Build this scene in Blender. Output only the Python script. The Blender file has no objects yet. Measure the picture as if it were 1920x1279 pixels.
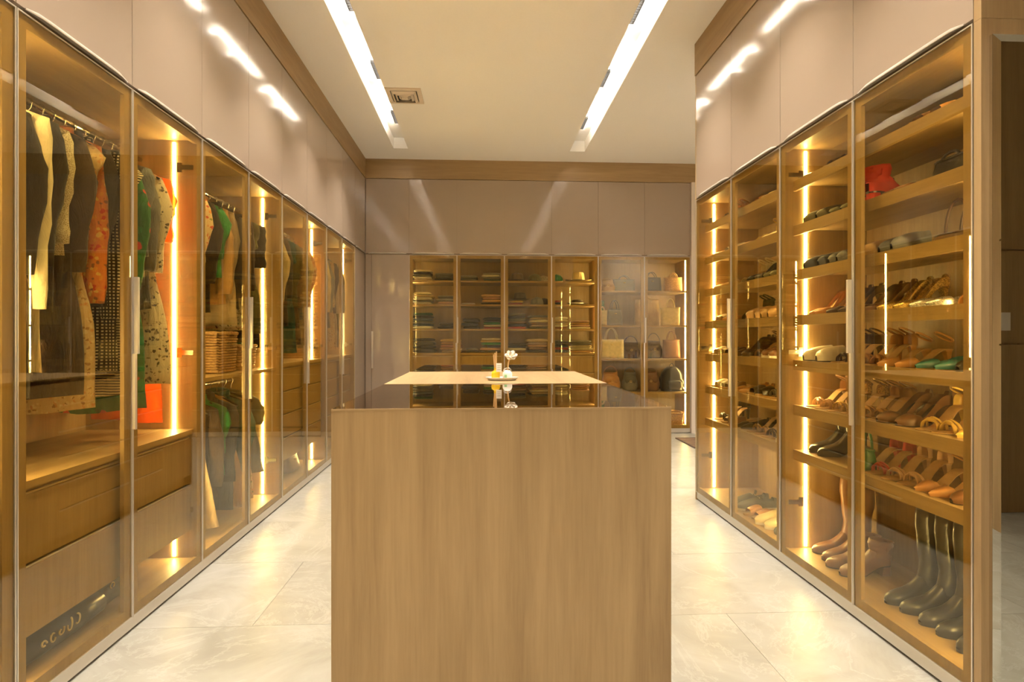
import bpy, math, random
from math import sin, cos, pi, radians
from mathutils import Vector

scene = bpy.context.scene
COL = scene.collection
R = random.Random(7)

# ------------------------------------------------------------------ camera, world, exposure
FPX, VPX, HY, CAMZ = 1060.0, 905.0, 633.0, 1.26
YAW = math.atan((960 - VPX) / FPX)
cd = bpy.data.cameras.new('camera')
cd.sensor_fit = 'HORIZONTAL'; cd.sensor_width = 36.0
cd.lens = FPX / 1920 * 36.0
cd.shift_y = -(639.5 - HY) / 1920
cd.clip_start = 0.02; cd.clip_end = 60
cam = bpy.data.objects.new('camera', cd); COL.objects.link(cam)
cam.location = (0, 0, CAMZ); cam.rotation_euler = (pi / 2, 0, -YAW)
scene.camera = cam

world = bpy.data.worlds.new('world'); scene.world = world; world.use_nodes = True
world.node_tree.nodes['Background'].inputs[0].default_value = (1.0, 0.85, 0.65, 1)
world.node_tree.nodes['Background'].inputs[1].default_value = 0.0

vs = scene.view_settings
vs.view_transform = 'Standard'; vs.look = 'None'; vs.gamma = 1.0; vs.use_curve_mapping = False
vs.exposure = 2.62
scene.cycles.transparent_max_bounces = 12
scene.cycles.max_bounces = 8
scene.cycles.glossy_bounces = 4
scene.cycles.diffuse_bounces = 4
scene.cycles.sample_clamp_indirect = 6.0

SLOT_W, SLOT_COL = 3.0, (1.0, 0.90, 0.78)        # watts of each slot luminaire
DOWN_W = 9.0
LED_E, LED_COL = 23.0, (1.0, 0.79, 0.40)          # emission of the vertical strips
COVE_E = 45.0

# ------------------------------------------------------------------ room dimensions
XL, XR, YB = -1.5, 1.659, 7.325
CEIL = 3.55
DZ0, DZ1 = 0.06, 2.325                            # glass doors
UZ0, UZ1 = 2.34, 3.295                            # overhead doors

# ------------------------------------------------------------------ materials
def nmat(name):
    m = bpy.data.materials.new(name); m.use_nodes = True
    nt = m.node_tree
    return m, nt, nt.nodes['Principled BSDF']

def N(nt, t, **kw):
    n = nt.nodes.new(t)
    for k, v in kw.items(): setattr(n, k, v)
    return n

def ramp(nt, stops, interp='LINEAR'):
    n = nt.nodes.new('ShaderNodeValToRGB'); r = n.color_ramp; r.interpolation = interp
    while len(r.elements) < len(stops): r.elements.new(0.5)
    for e, (p, c) in zip(r.elements, stops):
        e.position = p; e.color = (*c[:3], 1)
    return n

def coords(nt, scale=(1, 1, 1), kind='Object', rot=(0, 0, 0)):
    tc = N(nt, 'ShaderNodeTexCoord'); mp = N(nt, 'ShaderNodeMapping')
    mp.inputs['Scale'].default_value = scale; mp.inputs['Rotation'].default_value = rot
    nt.links.new(tc.outputs[kind], mp.inputs['Vector'])
    return mp.outputs['Vector']

def noise(nt, vec, scale, detail=3, rough=0.5, dist=0.0):
    n = N(nt, 'ShaderNodeTexNoise')
    n.inputs['Scale'].default_value = scale; n.inputs['Detail'].default_value = detail
    n.inputs['Roughness'].default_value = rough; n.inputs['Distortion'].default_value = dist
    if vec is not None: nt.links.new(vec, n.inputs['Vector'])
    return n

def bump(nt, b, height, strength, dist=0.01):
    n = N(nt, 'ShaderNodeBump'); n.inputs['Strength'].default_value = strength; n.inputs['Distance'].default_value = dist
    nt.links.new(height, n.inputs['Height']); nt.links.new(n.outputs['Normal'], b.inputs['Normal'])

def plain(name, c, rough=0.5, metal=0.0, spec=0.5, coat=0.0, vary=0.0, bmp=0.0, nscale=60):
    m, nt, b = nmat(name)
    b.inputs['Base Color'].default_value = (*c, 1)
    b.inputs['Roughness'].default_value = rough; b.inputs['Metallic'].default_value = metal
    b.inputs['Specular IOR Level'].default_value = spec; b.inputs['Coat Weight'].default_value = coat
    if vary or bmp:
        n = noise(nt, coords(nt), nscale, 4)
        if vary:
            rp = ramp(nt, [(0.3, [x * (1 - vary) for x in c]), (0.7, [min(1, x * (1 + vary)) for x in c])])
            nt.links.new(n.outputs['Fac'], rp.inputs['Fac']); nt.links.new(rp.outputs['Color'], b.inputs['Base Color'])
        if bmp: bump(nt, b, n.outputs['Fac'], bmp)
    return m

def wood(name, axis='z', dark=(0.262, 0.164, 0.070), light=(0.40, 0.270, 0.125), rough=0.45):
    m, nt, b = nmat(name)
    s = {'z': (1, 1, 0.055), 'x': (0.055, 1, 1), 'y': (1, 0.055, 1)}[axis]
    v = coords(nt, s)
    n1 = noise(nt, v, 16, 6, 0.62, 0.6)
    n2 = noise(nt, v, 95, 3, 0.6, 0.2)
    n3 = noise(nt, v, 3.4, 3, 0.5, 1.6)
    mx = N(nt, 'ShaderNodeMath', operation='MULTIPLY_ADD'); mx.inputs[1].default_value = 0.45
    nt.links.new(n2.outputs['Fac'], mx.inputs[0]); nt.links.new(n1.outputs['Fac'], mx.inputs[2])
    m2 = N(nt, 'ShaderNodeMath', operation='MULTIPLY_ADD'); m2.inputs[1].default_value = 0.55
    nt.links.new(n3.outputs['Fac'], m2.inputs[0]); nt.links.new(mx.outputs[0], m2.inputs[2])
    rp = ramp(nt, [(0.68, dark), (0.92, [(a + c) / 2 for a, c in zip(dark, light)]), (1.25, light)])
    md = N(nt, 'ShaderNodeMath', operation='MULTIPLY'); md.inputs[1].default_value = 0.8
    nt.links.new(m2.outputs[0], md.inputs[0]); nt.links.new(md.outputs[0], rp.inputs['Fac'])
    rp.color_ramp.elements[0].position = 0.52; rp.color_ramp.elements[1].position = 0.72; rp.color_ramp.elements[2].position = 0.95
    nt.links.new(rp.outputs['Color'], b.inputs['Base Color'])
    b.inputs['Roughness'].default_value = rough
    bump(nt, b, mx.outputs[0], 0.08, 0.002)
    return m

def glass_mat(name, tint, f0=0.045):
    m, nt, b = nmat(name); nt.nodes.remove(b)
    out = nt.nodes['Material Output']
    tr = N(nt, 'ShaderNodeBsdfTransparent'); tr.inputs['Color'].default_value = (*tint, 1)
    gl = N(nt, 'ShaderNodeBsdfGlossy'); gl.inputs['Roughness'].default_value = 0.0; gl.inputs['Color'].default_value = (1, 1, 1, 1)
    lw = N(nt, 'ShaderNodeLayerWeight'); lw.inputs['Blend'].default_value = 0.5
    pw = N(nt, 'ShaderNodeMath', operation='POWER'); pw.inputs[1].default_value = 5.0
    ma = N(nt, 'ShaderNodeMath', operation='MULTIPLY_ADD', use_clamp=True); ma.inputs[1].default_value = 1 - f0; ma.inputs[2].default_value = f0
    mix = N(nt, 'ShaderNodeMixShader')
    nt.links.new(lw.outputs['Facing'], pw.inputs[0]); nt.links.new(pw.outputs[0], ma.inputs[0])
    nt.links.new(ma.outputs[0], mix.inputs[0]); nt.links.new(tr.outputs[0], mix.inputs[1]); nt.links.new(gl.outputs[0], mix.inputs[2])
    nt.links.new(mix.outputs[0], out.inputs['Surface'])
    return m

def emit(name, c, e):
    m, nt, b = nmat(name); nt.nodes.remove(b)
    em = N(nt, 'ShaderNodeEmission'); em.inputs['Color'].default_value = (*c, 1); em.inputs['Strength'].default_value = e
    nt.links.new(em.outputs[0], nt.nodes['Material Output'].inputs['Surface'])
    return m

def fabric(name, c, rough=0.85, pattern=None, cols=None, scale=30, sheer=0.0):
    m, nt, b = nmat(name)
    b.inputs['Roughness'].default_value = rough; b.inputs['Specular IOR Level'].default_value = 0.2
    b.inputs['Sheen Weight'].default_value = 0.15
    v = coords(nt)
    wv = noise(nt, v, 9, 3)
    if pattern is None:
        rp = ramp(nt, [(0.3, [x * 0.78 for x in c]), (0.7, [min(1, x * 1.15) for x in c])])
        nt.links.new(wv.outputs['Fac'], rp.inputs['Fac']); colr = rp.outputs['Color']
    elif pattern == 'floral':
        vo = N(nt, 'ShaderNodeTexVoronoi'); vo.inputs['Scale'].default_value = scale
        nv = noise(nt, v, scale * 0.7, 2)
        vm = N(nt, 'ShaderNodeVectorMath', operation='MULTIPLY_ADD'); vm.inputs[1].default_value = (0.03,) * 3
        nt.links.new(nv.outputs['Color'], vm.inputs[0]); nt.links.new(v, vm.inputs[2]); nt.links.new(vm.outputs[0], vo.inputs['Vector'])
        sp = N(nt, 'ShaderNodeSeparateColor'); nt.links.new(vo.outputs['Color'], sp.inputs[0])
        k = len(cols)
        pal = ramp(nt, [(i / k, cc) for i, cc in enumerate(cols)], 'CONSTANT')
        nt.links.new(sp.outputs[0], pal.inputs['Fac'])
        msk = ramp(nt, [(0.36, (1, 1, 1)), (0.46, (0, 0, 0))]); nt.links.new(vo.outputs['Distance'], msk.inputs['Fac'])
        mx = N(nt, 'ShaderNodeMix', data_type='RGBA')
        nt.links.new(msk.outputs['Color'], mx.inputs[0]); mx.inputs[6].default_value = (*c, 1); nt.links.new(pal.outputs['Color'], mx.inputs[7])
        colr = mx.outputs[2]
    elif pattern in ('stripe', 'check'):
        def lines(axis):
            w = N(nt, 'ShaderNodeTexWave', wave_type='BANDS', bands_direction=axis); w.inputs['Scale'].default_value = scale
            w.inputs['Distortion'].default_value = 0.6; w.inputs['Detail'].default_value = 1
            nt.links.new(v, w.inputs['Vector'])
            r = ramp(nt, [(0.42, (0, 0, 0)), (0.58, (1, 1, 1))]); nt.links.new(w.outputs['Fac'], r.inputs['Fac'])
            return r.outputs['Color']
        f = lines('Z')
        if pattern == 'check':
            g = lines('X'); mm = N(nt, 'ShaderNodeMath', operation='MULTIPLY')
            nt.links.new(f, mm.inputs[0]); nt.links.new(g, mm.inputs[1]); f = mm.outputs[0]
        mx = N(nt, 'ShaderNodeMix', data_type='RGBA'); nt.links.new(f, mx.inputs[0])
        mx.inputs[6].default_value = (*c, 1); mx.inputs[7].default_value = (*cols[0], 1); colr = mx.outputs[2]
    elif pattern == 'lace':
        vo = N(nt, 'ShaderNodeTexVoronoi', feature='DISTANCE_TO_EDGE'); vo.inputs['Scale'].default_value = scale
        nt.links.new(v, vo.inputs['Vector'])
        rp = ramp(nt, [(0.02, c), (0.16, cols[0])]); nt.links.new(vo.outputs['Distance'], rp.inputs['Fac']); colr = rp.outputs['Color']
        bump(nt, b, vo.outputs['Distance'], 0.6, 0.01)
    nt.links.new(colr, b.inputs['Base Color'])
    if pattern != 'lace':
        bump(nt, b, noise(nt, coords(nt, (1, 1, 0.3)), 22, 4, 0.6, 0.8).outputs['Fac'], 0.55, 0.03)
    if sheer:
        out = nt.nodes['Material Output']
        tl = N(nt, 'ShaderNodeBsdfTranslucent'); tr = N(nt, 'ShaderNodeBsdfTransparent')
        nt.links.new(colr, tl.inputs['Color']); tr.inputs['Color'].default_value = (1.0, 0.55, 0.2, 1)
        a = N(nt, 'ShaderNodeMixShader'); a.inputs[0].default_value = 0.55
        nt.links.new(b.outputs[0], a.inputs[1]); nt.links.new(tl.outputs[0], a.inputs[2])
        a2 = N(nt, 'ShaderNodeMixShader'); a2.inputs[0].default_value = sheer
        nt.links.new(a.outputs[0], a2.inputs[1]); nt.links.new(tr.outputs[0], a2.inputs[2])
        nt.links.new(a2.outputs[0], out.inputs['Surface'])
    return m

def marble():
    m, nt, b = nmat('marble_tile')
    oi = N(nt, 'ShaderNodeObjectInfo'); tc = N(nt, 'ShaderNodeTexCoord')
    va = N(nt, 'ShaderNodeVectorMath', operation='MULTIPLY_ADD'); va.inputs[1].default_value = (37, 53, 11)
    cx = N(nt, 'ShaderNodeCombineXYZ')
    for i in range(3): nt.links.new(oi.outputs['Random'], cx.inputs[i])
    nt.links.new(cx.outputs[0], va.inputs[0]); nt.links.new(tc.outputs['Object'], va.inputs[2])
    n1 = noise(nt, va.outputs[0], 2.2, 7, 0.62, 1.2)
    n2 = noise(nt, va.outputs[0], 1.6, 9, 0.7, 2.2)
    base = ramp(nt, [(0.30, (0.265, 0.25, 0.205)), (0.5, (0.325, 0.312, 0.262)), (0.72, (0.37, 0.36, 0.315))])
    nt.links.new(n1.outputs['Fac'], base.inputs['Fac'])
    vein = ramp(nt, [(0.470, (0, 0, 0)), (0.495, (1, 1, 1)), (0.52, (0, 0, 0))]); nt.links.new(n2.outputs['Fac'], vein.inputs['Fac'])
    mx = N(nt, 'ShaderNodeMix', data_type='RGBA')
    ml = N(nt, 'ShaderNodeMath', operation='MULTIPLY'); ml.inputs[1].default_value = 0.45
    nt.links.new(vein.outputs['Color'], ml.inputs[0]); nt.links.new(ml.outputs[0], mx.inputs[0])
    nt.links.new(base.outputs['Color'], mx.inputs[6]); mx.inputs[7].default_value = (0.43, 0.417, 0.37, 1)
    nt.links.new(mx.outputs[2], b.inputs['Base Color'])
    b.inputs['Roughness'].default_value = 0.36; b.inputs['Specular IOR Level'].default_value = 0.30
    return m

def weave_mat():
    m, nt, b = nmat('rattan')
    n = noise(nt, coords(nt), 70, 3)
    rp = ramp(nt, [(0.3, (0.30, 0.16, 0.06)), (0.7, (0.62, 0.38, 0.17))]); nt.links.new(n.outputs['Fac'], rp.inputs['Fac'])
    nt.links.new(rp.outputs['Color'], b.inputs['Base Color']); b.inputs['Roughness'].default_value = 0.6
    return m

def glitter(name, c, metal=0.8):
    m, nt, b = nmat(name)
    vo = N(nt, 'ShaderNodeTexVoronoi'); vo.inputs['Scale'].default_value = 260
    nt.links.new(coords(nt), vo.inputs['Vector'])
    mx = N(nt, 'ShaderNodeMix', data_type='RGBA'); sp = N(nt, 'ShaderNodeSeparateColor')
    nt.links.new(vo.outputs['Color'], sp.inputs[0]); nt.links.new(sp.outputs[0], mx.inputs[0])
    mx.inputs[6].default_value = (*[x * 0.35 for x in c], 1); mx.inputs[7].default_value = (*c, 1)
    nt.links.new(mx.outputs[2], b.inputs['Base Color']); b.inputs['Metallic'].default_value = metal; b.inputs['Roughness'].default_value = 0.3
    bump(nt, b, sp.outputs[1], 0.12, 0.002)
    return m

W_Z = wood('oak_vertical', 'z'); W_Y = wood('oak_along_y', 'y'); W_X = wood('oak_along_x', 'x')
ISL = FRAMEW = W_Z; TOPW = TRIMY = W_Y; TRIMX = W_X
TAUPE = plain('taupe_lacquer', (0.36, 0.283, 0.217), 0.10, spec=0.5)
ALU = plain('champagne_aluminium', (0.70, 0.65, 0.57), 0.32, metal=0.75)
CHROME = plain('chrome', (0.75, 0.72, 0.66), 0.18, metal=1.0)
CEILM = plain('ceiling_paint', (0.93, 0.905, 0.86), 0.9, vary=0.01)
WALLM = plain('wall_paint', (0.74, 0.66, 0.56), 0.9, vary=0.02)
WHITE = plain('white_lacquer', (0.82, 0.79, 0.75), 0.35)
GROUT = plain('grout', (0.40, 0.34, 0.26), 0.9)
DUCT = plain('galvanised_duct', (0.38, 0.36, 0.33), 0.5, metal=0.4)
GLASS = glass_mat('bronze_glass', (0.93, 0.875, 0.66), 0.055)
TOPG = glass_mat('smoked_top_glass', (0.62, 0.52, 0.38), 0.06)
MIRROR = plain('mirror_silver', (0.78, 0.77, 0.70), 0.0, metal=1.0)
LED = emit('led_warm', LED_COL, LED_E)
COVE = emit('led_slot', (1.0, 0.90, 0.76), COVE_E)
LAMP = emit('lamp_lens', (1.0, 0.88, 0.72), 7.0)
BLACKM = plain('black_metal', (0.03, 0.028, 0.026), 0.5)
FELT = plain('dark_felt', (0.06, 0.04, 0.025), 0.95)
MARBLE = marble(); RATTAN = weave_mat()

# ------------------------------------------------------------------ mesh helpers
class MB:
    def __init__(s): s.v = []; s.f = []
    def box(s, x0, x1, y0, y1, z0, z1):
        if x0 > x1: x0, x1 = x1, x0
        if y0 > y1: y0, y1 = y1, y0
        b = len(s.v)
        s.v += [(x, y, z) for z in (z0, z1) for y in (y0, y1) for x in (x0, x1)]
        s.f += [tuple(b + i for i in q) for q in ((0, 2, 3, 1), (4, 5, 7, 6), (0, 1, 5, 4), (2, 6, 7, 3), (0, 4, 6, 2), (1, 3, 7, 5))]
        return s
    def loft(s, rings, closed=True, cap0=True, cap1=True):
        b = len(s.v); n = len(rings[0])
        for r in rings: s.v += [tuple(p) for p in r]
        for i in range(len(rings) - 1):
            for j in range(n if closed else n - 1):
                k = (j + 1) % n
                s.f.append((b + i * n + j, b + i * n + k, b + (i + 1) * n + k, b + (i + 1) * n + j))
        if closed and cap0: s.f.append(tuple(b + j for j in reversed(range(n))))
        if closed and cap1: s.f.append(tuple(b + (len(rings) - 1) * n + j for j in range(n)))
        return s
    def tube(s, pts, r, n=6, flat=None, cap=True):
        pts = [Vector(p) for p in pts]; rings = []
        for i, p in enumerate(pts):
            t = (pts[min(i + 1, len(pts) - 1)] - pts[max(i - 1, 0)])
            t = t.normalized() if t.length > 1e-9 else Vector((0, 0, 1))
            a = Vector((0, 1, 0)) if abs(t.y) < 0.9 else Vector((1, 0, 0))
            u = t.cross(a).normalized(); w = t.cross(u)
            ri = r[i] if isinstance(r, (list, tuple)) else r
            rb = ri if flat is None else flat
            rings.append([p + u * (ri * cos(2 * pi * k / n)) + w * (rb * sin(2 * pi * k / n)) for k in range(n)])
        return s.loft(rings, True, cap, cap)
    def lathe(s, prof, n=16, sx=1.0, sy=1.0, o=(0, 0, 0)):
        rings = [[(o[0] + r * sx * cos(2 * pi * k / n), o[1] + r * sy * sin(2 * pi * k / n), o[2] + z) for k in range(n)] for r, z in prof]
        return s.loft(rings)
    def mesh(s, name, smooth=False):
        me = bpy.data.meshes.new(name); me.from_pydata(s.v, [], s.f); me.validate(); me.update()
        if smooth: me.shade_smooth()
        return me

def link(name, me, mat, parent=None, loc=(0, 0, 0), rz=0.0):
    o = bpy.data.objects.new(name, me); COL.objects.link(o)
    o.parent = parent; o.location = loc; o.rotation_euler = (0, 0, rz)
    if mat is not None:
        if len(me.materials) == 0: me.materials.append(mat)
        elif me.materials[0] is not mat:
            o.material_slots[0].link = 'OBJECT'; o.material_slots[0].material = mat
    return o

def part(name, mb, mat, parent=None, smooth=False, **kw):
    return link(name, mb.mesh(name, smooth), mat, parent, **kw)

def tag(o, label, cat, group=None):
    o['label'] = label; o['category'] = cat
    if group: o['group'] = group
    return o

def thing(name, label, cat, loc=(0, 0, 0), rz=0.0, group=None):
    o = bpy.data.objects.new(name, None); COL.objects.link(o); o.empty_display_size = 0.05
    o.location = loc; o.rotation_euler = (0, 0, rz)
    return tag(o, label, cat, group)

def struct(o): o['kind'] = 'structure'; return o

def B(*a): return MB().box(*a)

def ordinal(i): return ['first', 'second', 'third', 'fourth', 'fifth', 'sixth', 'seventh', 'eighth', 'ninth', 'tenth', 'eleventh', 'twelfth'][i]

# ------------------------------------------------------------------ room shell
floor = struct(part('floor', B(-2.2, 4.7, -2.5, 8.0, -0.12, -0.003), GROUT))
TW, TH = 1.41, 0.7075
tile_me = B(-TW / 2 + 0.0008, TW / 2 - 0.0008, -TH / 2 + 0.0008, TH / 2 - 0.0008, -0.02, 0.0).mesh('floor_tile')
for r in range(-7, 7):
    y = 2.525 + TH * (r + 0.5)
    off = 1.11 + (0.0 if r % 2 else TW / 2)
    for c in range(-3, 4):
        x = off + TW * (c + 0.5)
        if -2.9 < x < 5.3 and -2.9 < y < 8.2: link('floor_tile', tile_me, MARBLE, floor, (x, y, 0))

SLOTS = [(-1.075, -0.904), (1.07, 1.255)]
SY0, SY1, SD = -1.6, 6.905, 0.13
m = MB()
xs = [-2.2, SLOTS[0][0], SLOTS[0][1], SLOTS[1][0], SLOTS[1][1], 4.7]
for i in (0, 4): m.box(xs[i], xs[i + 1], -2.5, 8.0, CEIL, CEIL + 0.04)
VX, VY, VH = -0.735, 5.39, 0.126                       # duct opening
m.box(xs[2], VX - VH, -2.5, 8.0, CEIL, CEIL + 0.04); m.box(VX + VH, xs[3], -2.5, 8.0, CEIL, CEIL + 0.04)
m.box(VX - VH, VX + VH, -2.5, VY - VH, CEIL, CEIL + 0.04); m.box(VX - VH, VX + VH, VY + VH, 8.0, CEIL, CEIL + 0.04)
for a, b in SLOTS:
    m.box(a, b, -2.5, SY0, CEIL, CEIL + 0.04); m.box(a, b, SY1, 8.0, CEIL, CEIL + 0.04)
    m.box(a - 0.02, a - 0.0002, SY0, SY1, CEIL + 0.04, CEIL + SD); m.box(b + 0.0002, b + 0.02, SY0, SY1, CEIL + 0.04, CEIL + SD)
    m.box(a - 0.02, b + 0.02, SY0, SY1, CEIL + SD, CEIL + SD + 0.02)
    m.box(a, b, SY0 - 0.02, SY0 - 0.0002, CEIL + 0.04, CEIL + SD); m.box(a, b, SY1 + 0.0002, SY1 + 0.02, CEIL + 0.04, CEIL + SD)
struct(part('ceiling', m, CEILM))
struct(part('wall_left', B(-2.35, -2.15, -2.5, 8.0, 0, CEIL), WALLM))
struct(part('wall_back', B(-2.15, 4.7, 7.95, 8.1, 0, CEIL), WALLM))
struct(part('wall_right', B(4.6, 4.75, -2.5, 7.95, 0, CEIL), WALLM))
struct(part('wall_rear', B(-2.15, 4.6, -2.5, -2.35, 0, CEIL), WALLM))
struct(part('wall_partition', B(2.2, 4.6, 2.72, 2.82, 0, CEIL), WALLM))
struct(part('wall_side', B(2.80, 2.92, 7.30, 7.95, 0, CEIL), WALLM))
# oak panelled block behind the camera, seen in the wall mirror
pw = struct(part('wall_panelled', B(2.75, 4.6, -2.35, -0.335, 0, CEIL), W_Z))
for z0, z1 in ((0.0, 1.21), (1.218, 1.885), (1.893, CEIL)):
    for x0, x1 in ((2.75, 3.674), (3.678, 4.6)):
        part('panel', B(x0, x1 - 0.002, -0.335, -0.31, z0 + 0.002, z1 - 0.002), W_Z, pw)
sw = thing('light_switch', 'square beige wall switch on the oak panelled wall', 'switch', (3.725, -0.31, 1.375))
part('cover_plate', B(-0.06, 0.06, 0, 0.008, -0.065, 0.065), WHITE, sw)
for k in (-1, 0, 1): part('rocker', B(-0.02, 0.02, 0.008, 0.013, -0.038 + 0.025 * (k + 1), -0.016 + 0.025 * (k + 1)), WHITE, sw)

# cornices
struct(part('trim_1', B(-2.15, XL + 0.006, 0.69, YB, UZ1 + 0.006, CEIL), TRIMY))
struct(part('trim_2', B(XL + 0.006, 2.80, YB - 0.006, 7.95, UZ1 + 0.006, CEIL), TRIMX))
struct(part('trim_3', B(XR - 0.006, 2.18, 1.80, 4.335, UZ1 + 0.006, CEIL), TRIMY))
struct(part('trim_4', B(2.742, 2.80, YB - 0.03, YB + 0.6, 0, UZ1 + 0.006), WALLM))

# ------------------------------------------------------------------ ceiling luminaires
def slot_light(xi, side, y, label, grp):
    t = thing('slot_luminaire', label, 'ceiling light', (xi, y, CEIL), 0, grp)
    L, W = 0.30, 0.034
    m = MB(); s = side                                  # side: direction from the inner edge into the slot
    m.box(0, s * 0.003, -L / 2, L / 2, 0.004, 0.07); m.box(s * (W - 0.003), s * W, -L / 2, L / 2, 0.004, 0.07)
    for k in range(11): m.box(s * 0.003, s * (W - 0.003), -L / 2 + k * L / 10 - 0.0015, -L / 2 + k * L / 10 + 0.0015, 0.006, 0.03)
    part('louvre', m, BLACKM, t)
    part('lens', B(s * 0.004, s * (W - 0.004), -L / 2, L / 2, 0.05, 0.054), LAMP, t)
    part('uplight_strip', B(s * 0.004, s * 0.010, -0.40, 0.40, 0.085, 0.105), COVE, t)
    part('added_light_shield', MB().box(s * 0.0005, s * 0.020, -0.41, 0.41, 0.078, 0.081).box(s * 0.017, s * 0.020, -0.41, 0.41, 0.081, 0.100), WHITE, t)  # unseen lip, added to keep direct strip light off the doors
    ld = bpy.data.lights.new('slot_lamp', 'AREA'); ld.shape = 'RECTANGLE'; ld.size = 0.03; ld.size_y = 0.29
    ld.energy = SLOT_W; ld.color = SLOT_COL; ld.spread = radians(88)
    lo = bpy.data.objects.new('lamp', ld); COL.objects.link(lo); lo.parent = t; lo.location = (s * 0.017, 0, 0.003)

for k in range(8):
    yl = 5.97 - 1.045 * k; yr = 6.03 - 1.045 * k
    slot_light(SLOTS[0][1], -1, yl, f'black louvred linear spotlight, {ordinal(k)} from the back cabinets, wardrobe-side ceiling slot', 'luminaires in the wardrobe-side slot')
    slot_light(SLOTS[1][0], 1, yr, f'black louvred linear spotlight, {ordinal(k)} from the back cabinets, shoe-side ceiling slot', 'luminaires in the shoe-side slot')

def downlight(x, y, label):
    t = thing('downlight', label, 'ceiling light', (x, y, CEIL))
    part('rim', MB().lathe([(0.055, -0.006), (0.06, 0.0), (0.045, 0.0), (0.042, -0.006)], 24), WHITE, t)
    part('lens', MB().lathe([(0.042, -0.004), (0.042, -0.001)], 24), LAMP, t)
    ld = bpy.data.lights.new('down_lamp', 'AREA'); ld.shape = 'DISK'; ld.size = 0.08; ld.energy = DOWN_W; ld.color = SLOT_COL; ld.spread = radians(120)
    lo = bpy.data.objects.new('lamp', ld); COL.objects.link(lo); lo.parent = t; lo.location = (0, 0, -0.012)
downlight(3.06, 3.5, 'round recessed downlight above the white vanity counter')
downlight(3.03, 4.2, 'round recessed downlight between vanity and handbag cabinet')

vt = thing('air_vent', 'square beige ceiling air diffuser with stepped louvres', 'air vent', (-0.735, 5.39, CEIL))
def sqring(m, a, b, z0, z1):
    m.box(-a, a, -a, -b, z0, z1); m.box(-a, a, b, a, z0, z1); m.box(-a, -b, -b, b, z0, z1); m.box(b, a, -b, b, z0, z1)
VENT = plain('vent_enamel', (0.74, 0.64, 0.52), 0.5)
m = MB(); sqring(m, 0.165, 0.125, -0.012, 0.0); part('frame', m, VENT, vt)
for i, a in enumerate((0.115, 0.085, 0.055)):
    m = MB(); o_, i_ = a, a - 0.022
    r1 = [(-o_, -o_), (o_, -o_), (o_, o_), (-o_, o_)]; r2 = [(-i_, -i_), (i_, -i_), (i_, i_), (-i_, i_)]
    m.loft([[(x, y, -0.012) for x, y in r1], [(x, y, -0.010) for x, y in r1], [(x, y, -0.030) for x, y in r2], [(x, y, -0.032) for x, y in r2]], True, False, False)
    part('louvre', m, VENT, vt)
part('core', B(-0.03, 0.03, -0.03, 0.03, -0.032, -0.028), VENT, vt)
m = MB(); sqring(m, 0.125, 0.122, 0.0, 0.30); m.box(-0.125, 0.125, -0.125, 0.125, 0.30, 0.304); part('duct', m, DUCT, vt)

# ------------------------------------------------------------------ cabinet runs: (u along the run, d depth behind the door plane, z)
class Run:
    def __init__(s, kind): s.k = kind
    def w(s, u, d):
        return {'L': (XL - d, u), 'R': (XR + d, u), 'B': (u, YB + d)}[s.k]
    def box(s, mb, root, u0, u1, d0, d1, z0, z1):
        a = s.w(u0, d0); b = s.w(u1, d1); o = root.location
        return mb.box(a[0] - o.x, b[0] - o.x, a[1] - o.y, b[1] - o.y, z0 - o.z, z1 - o.z)
    def b(s, root, *a): return s.box(MB(), root, *a)
    def grain(s): return W_X if s.k == 'B' else W_Y
RL, RR, RB = Run('L'), Run('R'), Run('B')
RADJ = {'L': W_Y, 'R': W_Y, 'B': W_X}

def glass_door(run, t, u0, u1, handle_u, hside, hz0, hz1, hinge_u=None):
    """door (oak band frame) > glass_pane, edge_profile, handle, hinge"""
    g = 0.0015; u0 += g; u1 -= g; BW = 0.045; E = 0.005
    m = MB()
    for a in ((u0 + E, u0 + BW, DZ0 + E, DZ1 - E), (u1 - BW, u1 - E, DZ0 + E, DZ1 - E), (u0 + BW, u1 - BW, DZ0 + E, DZ0 + BW), (u0 + BW, u1 - BW, DZ1 - BW, DZ1 - E)):
        run.box(m, t, a[0], a[1], 0.005, 0.022, a[2], a[3])
    d = part('door', m, FRAMEW, t)
    part('glass_pane', run.b(t, u0 + E, u1 - E, 0.0, 0.004, DZ0 + E, DZ1 - E), GLASS, d)
    m = MB()
    for a in ((u0, u0 + E, DZ0, DZ1), (u1 - E, u1, DZ0, DZ1), (u0 + E, u1 - E, DZ0, DZ0 + E), (u0 + E, u1 - E, DZ1 - E, DZ1)):
        run.box(m, t, a[0], a[1], -0.003, 0.022, a[2], a[3])
    part('edge_profile', m, ALU, d)
    if handle_u is not None:
        m = MB(); h = handle_u
        run.box(m, t, h, h + 0.004 * hside, -0.018, -0.003, hz0, hz1)
        run.box(m, t, h, h + 0.013 * hside, -0.022, -0.018, hz0, hz1)
        part('handle', m, ALU, d)
    if hinge_u is not None:
        s = 1 if hinge_u < (u0 + u1) / 2 else -1
        for z in (0.35, 1.18, 2.16):
            m = MB()
            run.box(m, t, hinge_u + 0.020 * s, hinge_u + 0.034 * s, 0.03, 0.09, z - 0.012, z + 0.012)
            run.box(m, t, hinge_u + 0.022 * s, hinge_u + 0.030 * s, 0.09, 0.115, z - 0.025, z + 0.025)
            part('hinge', m, CHROME, d)
    return d

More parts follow.
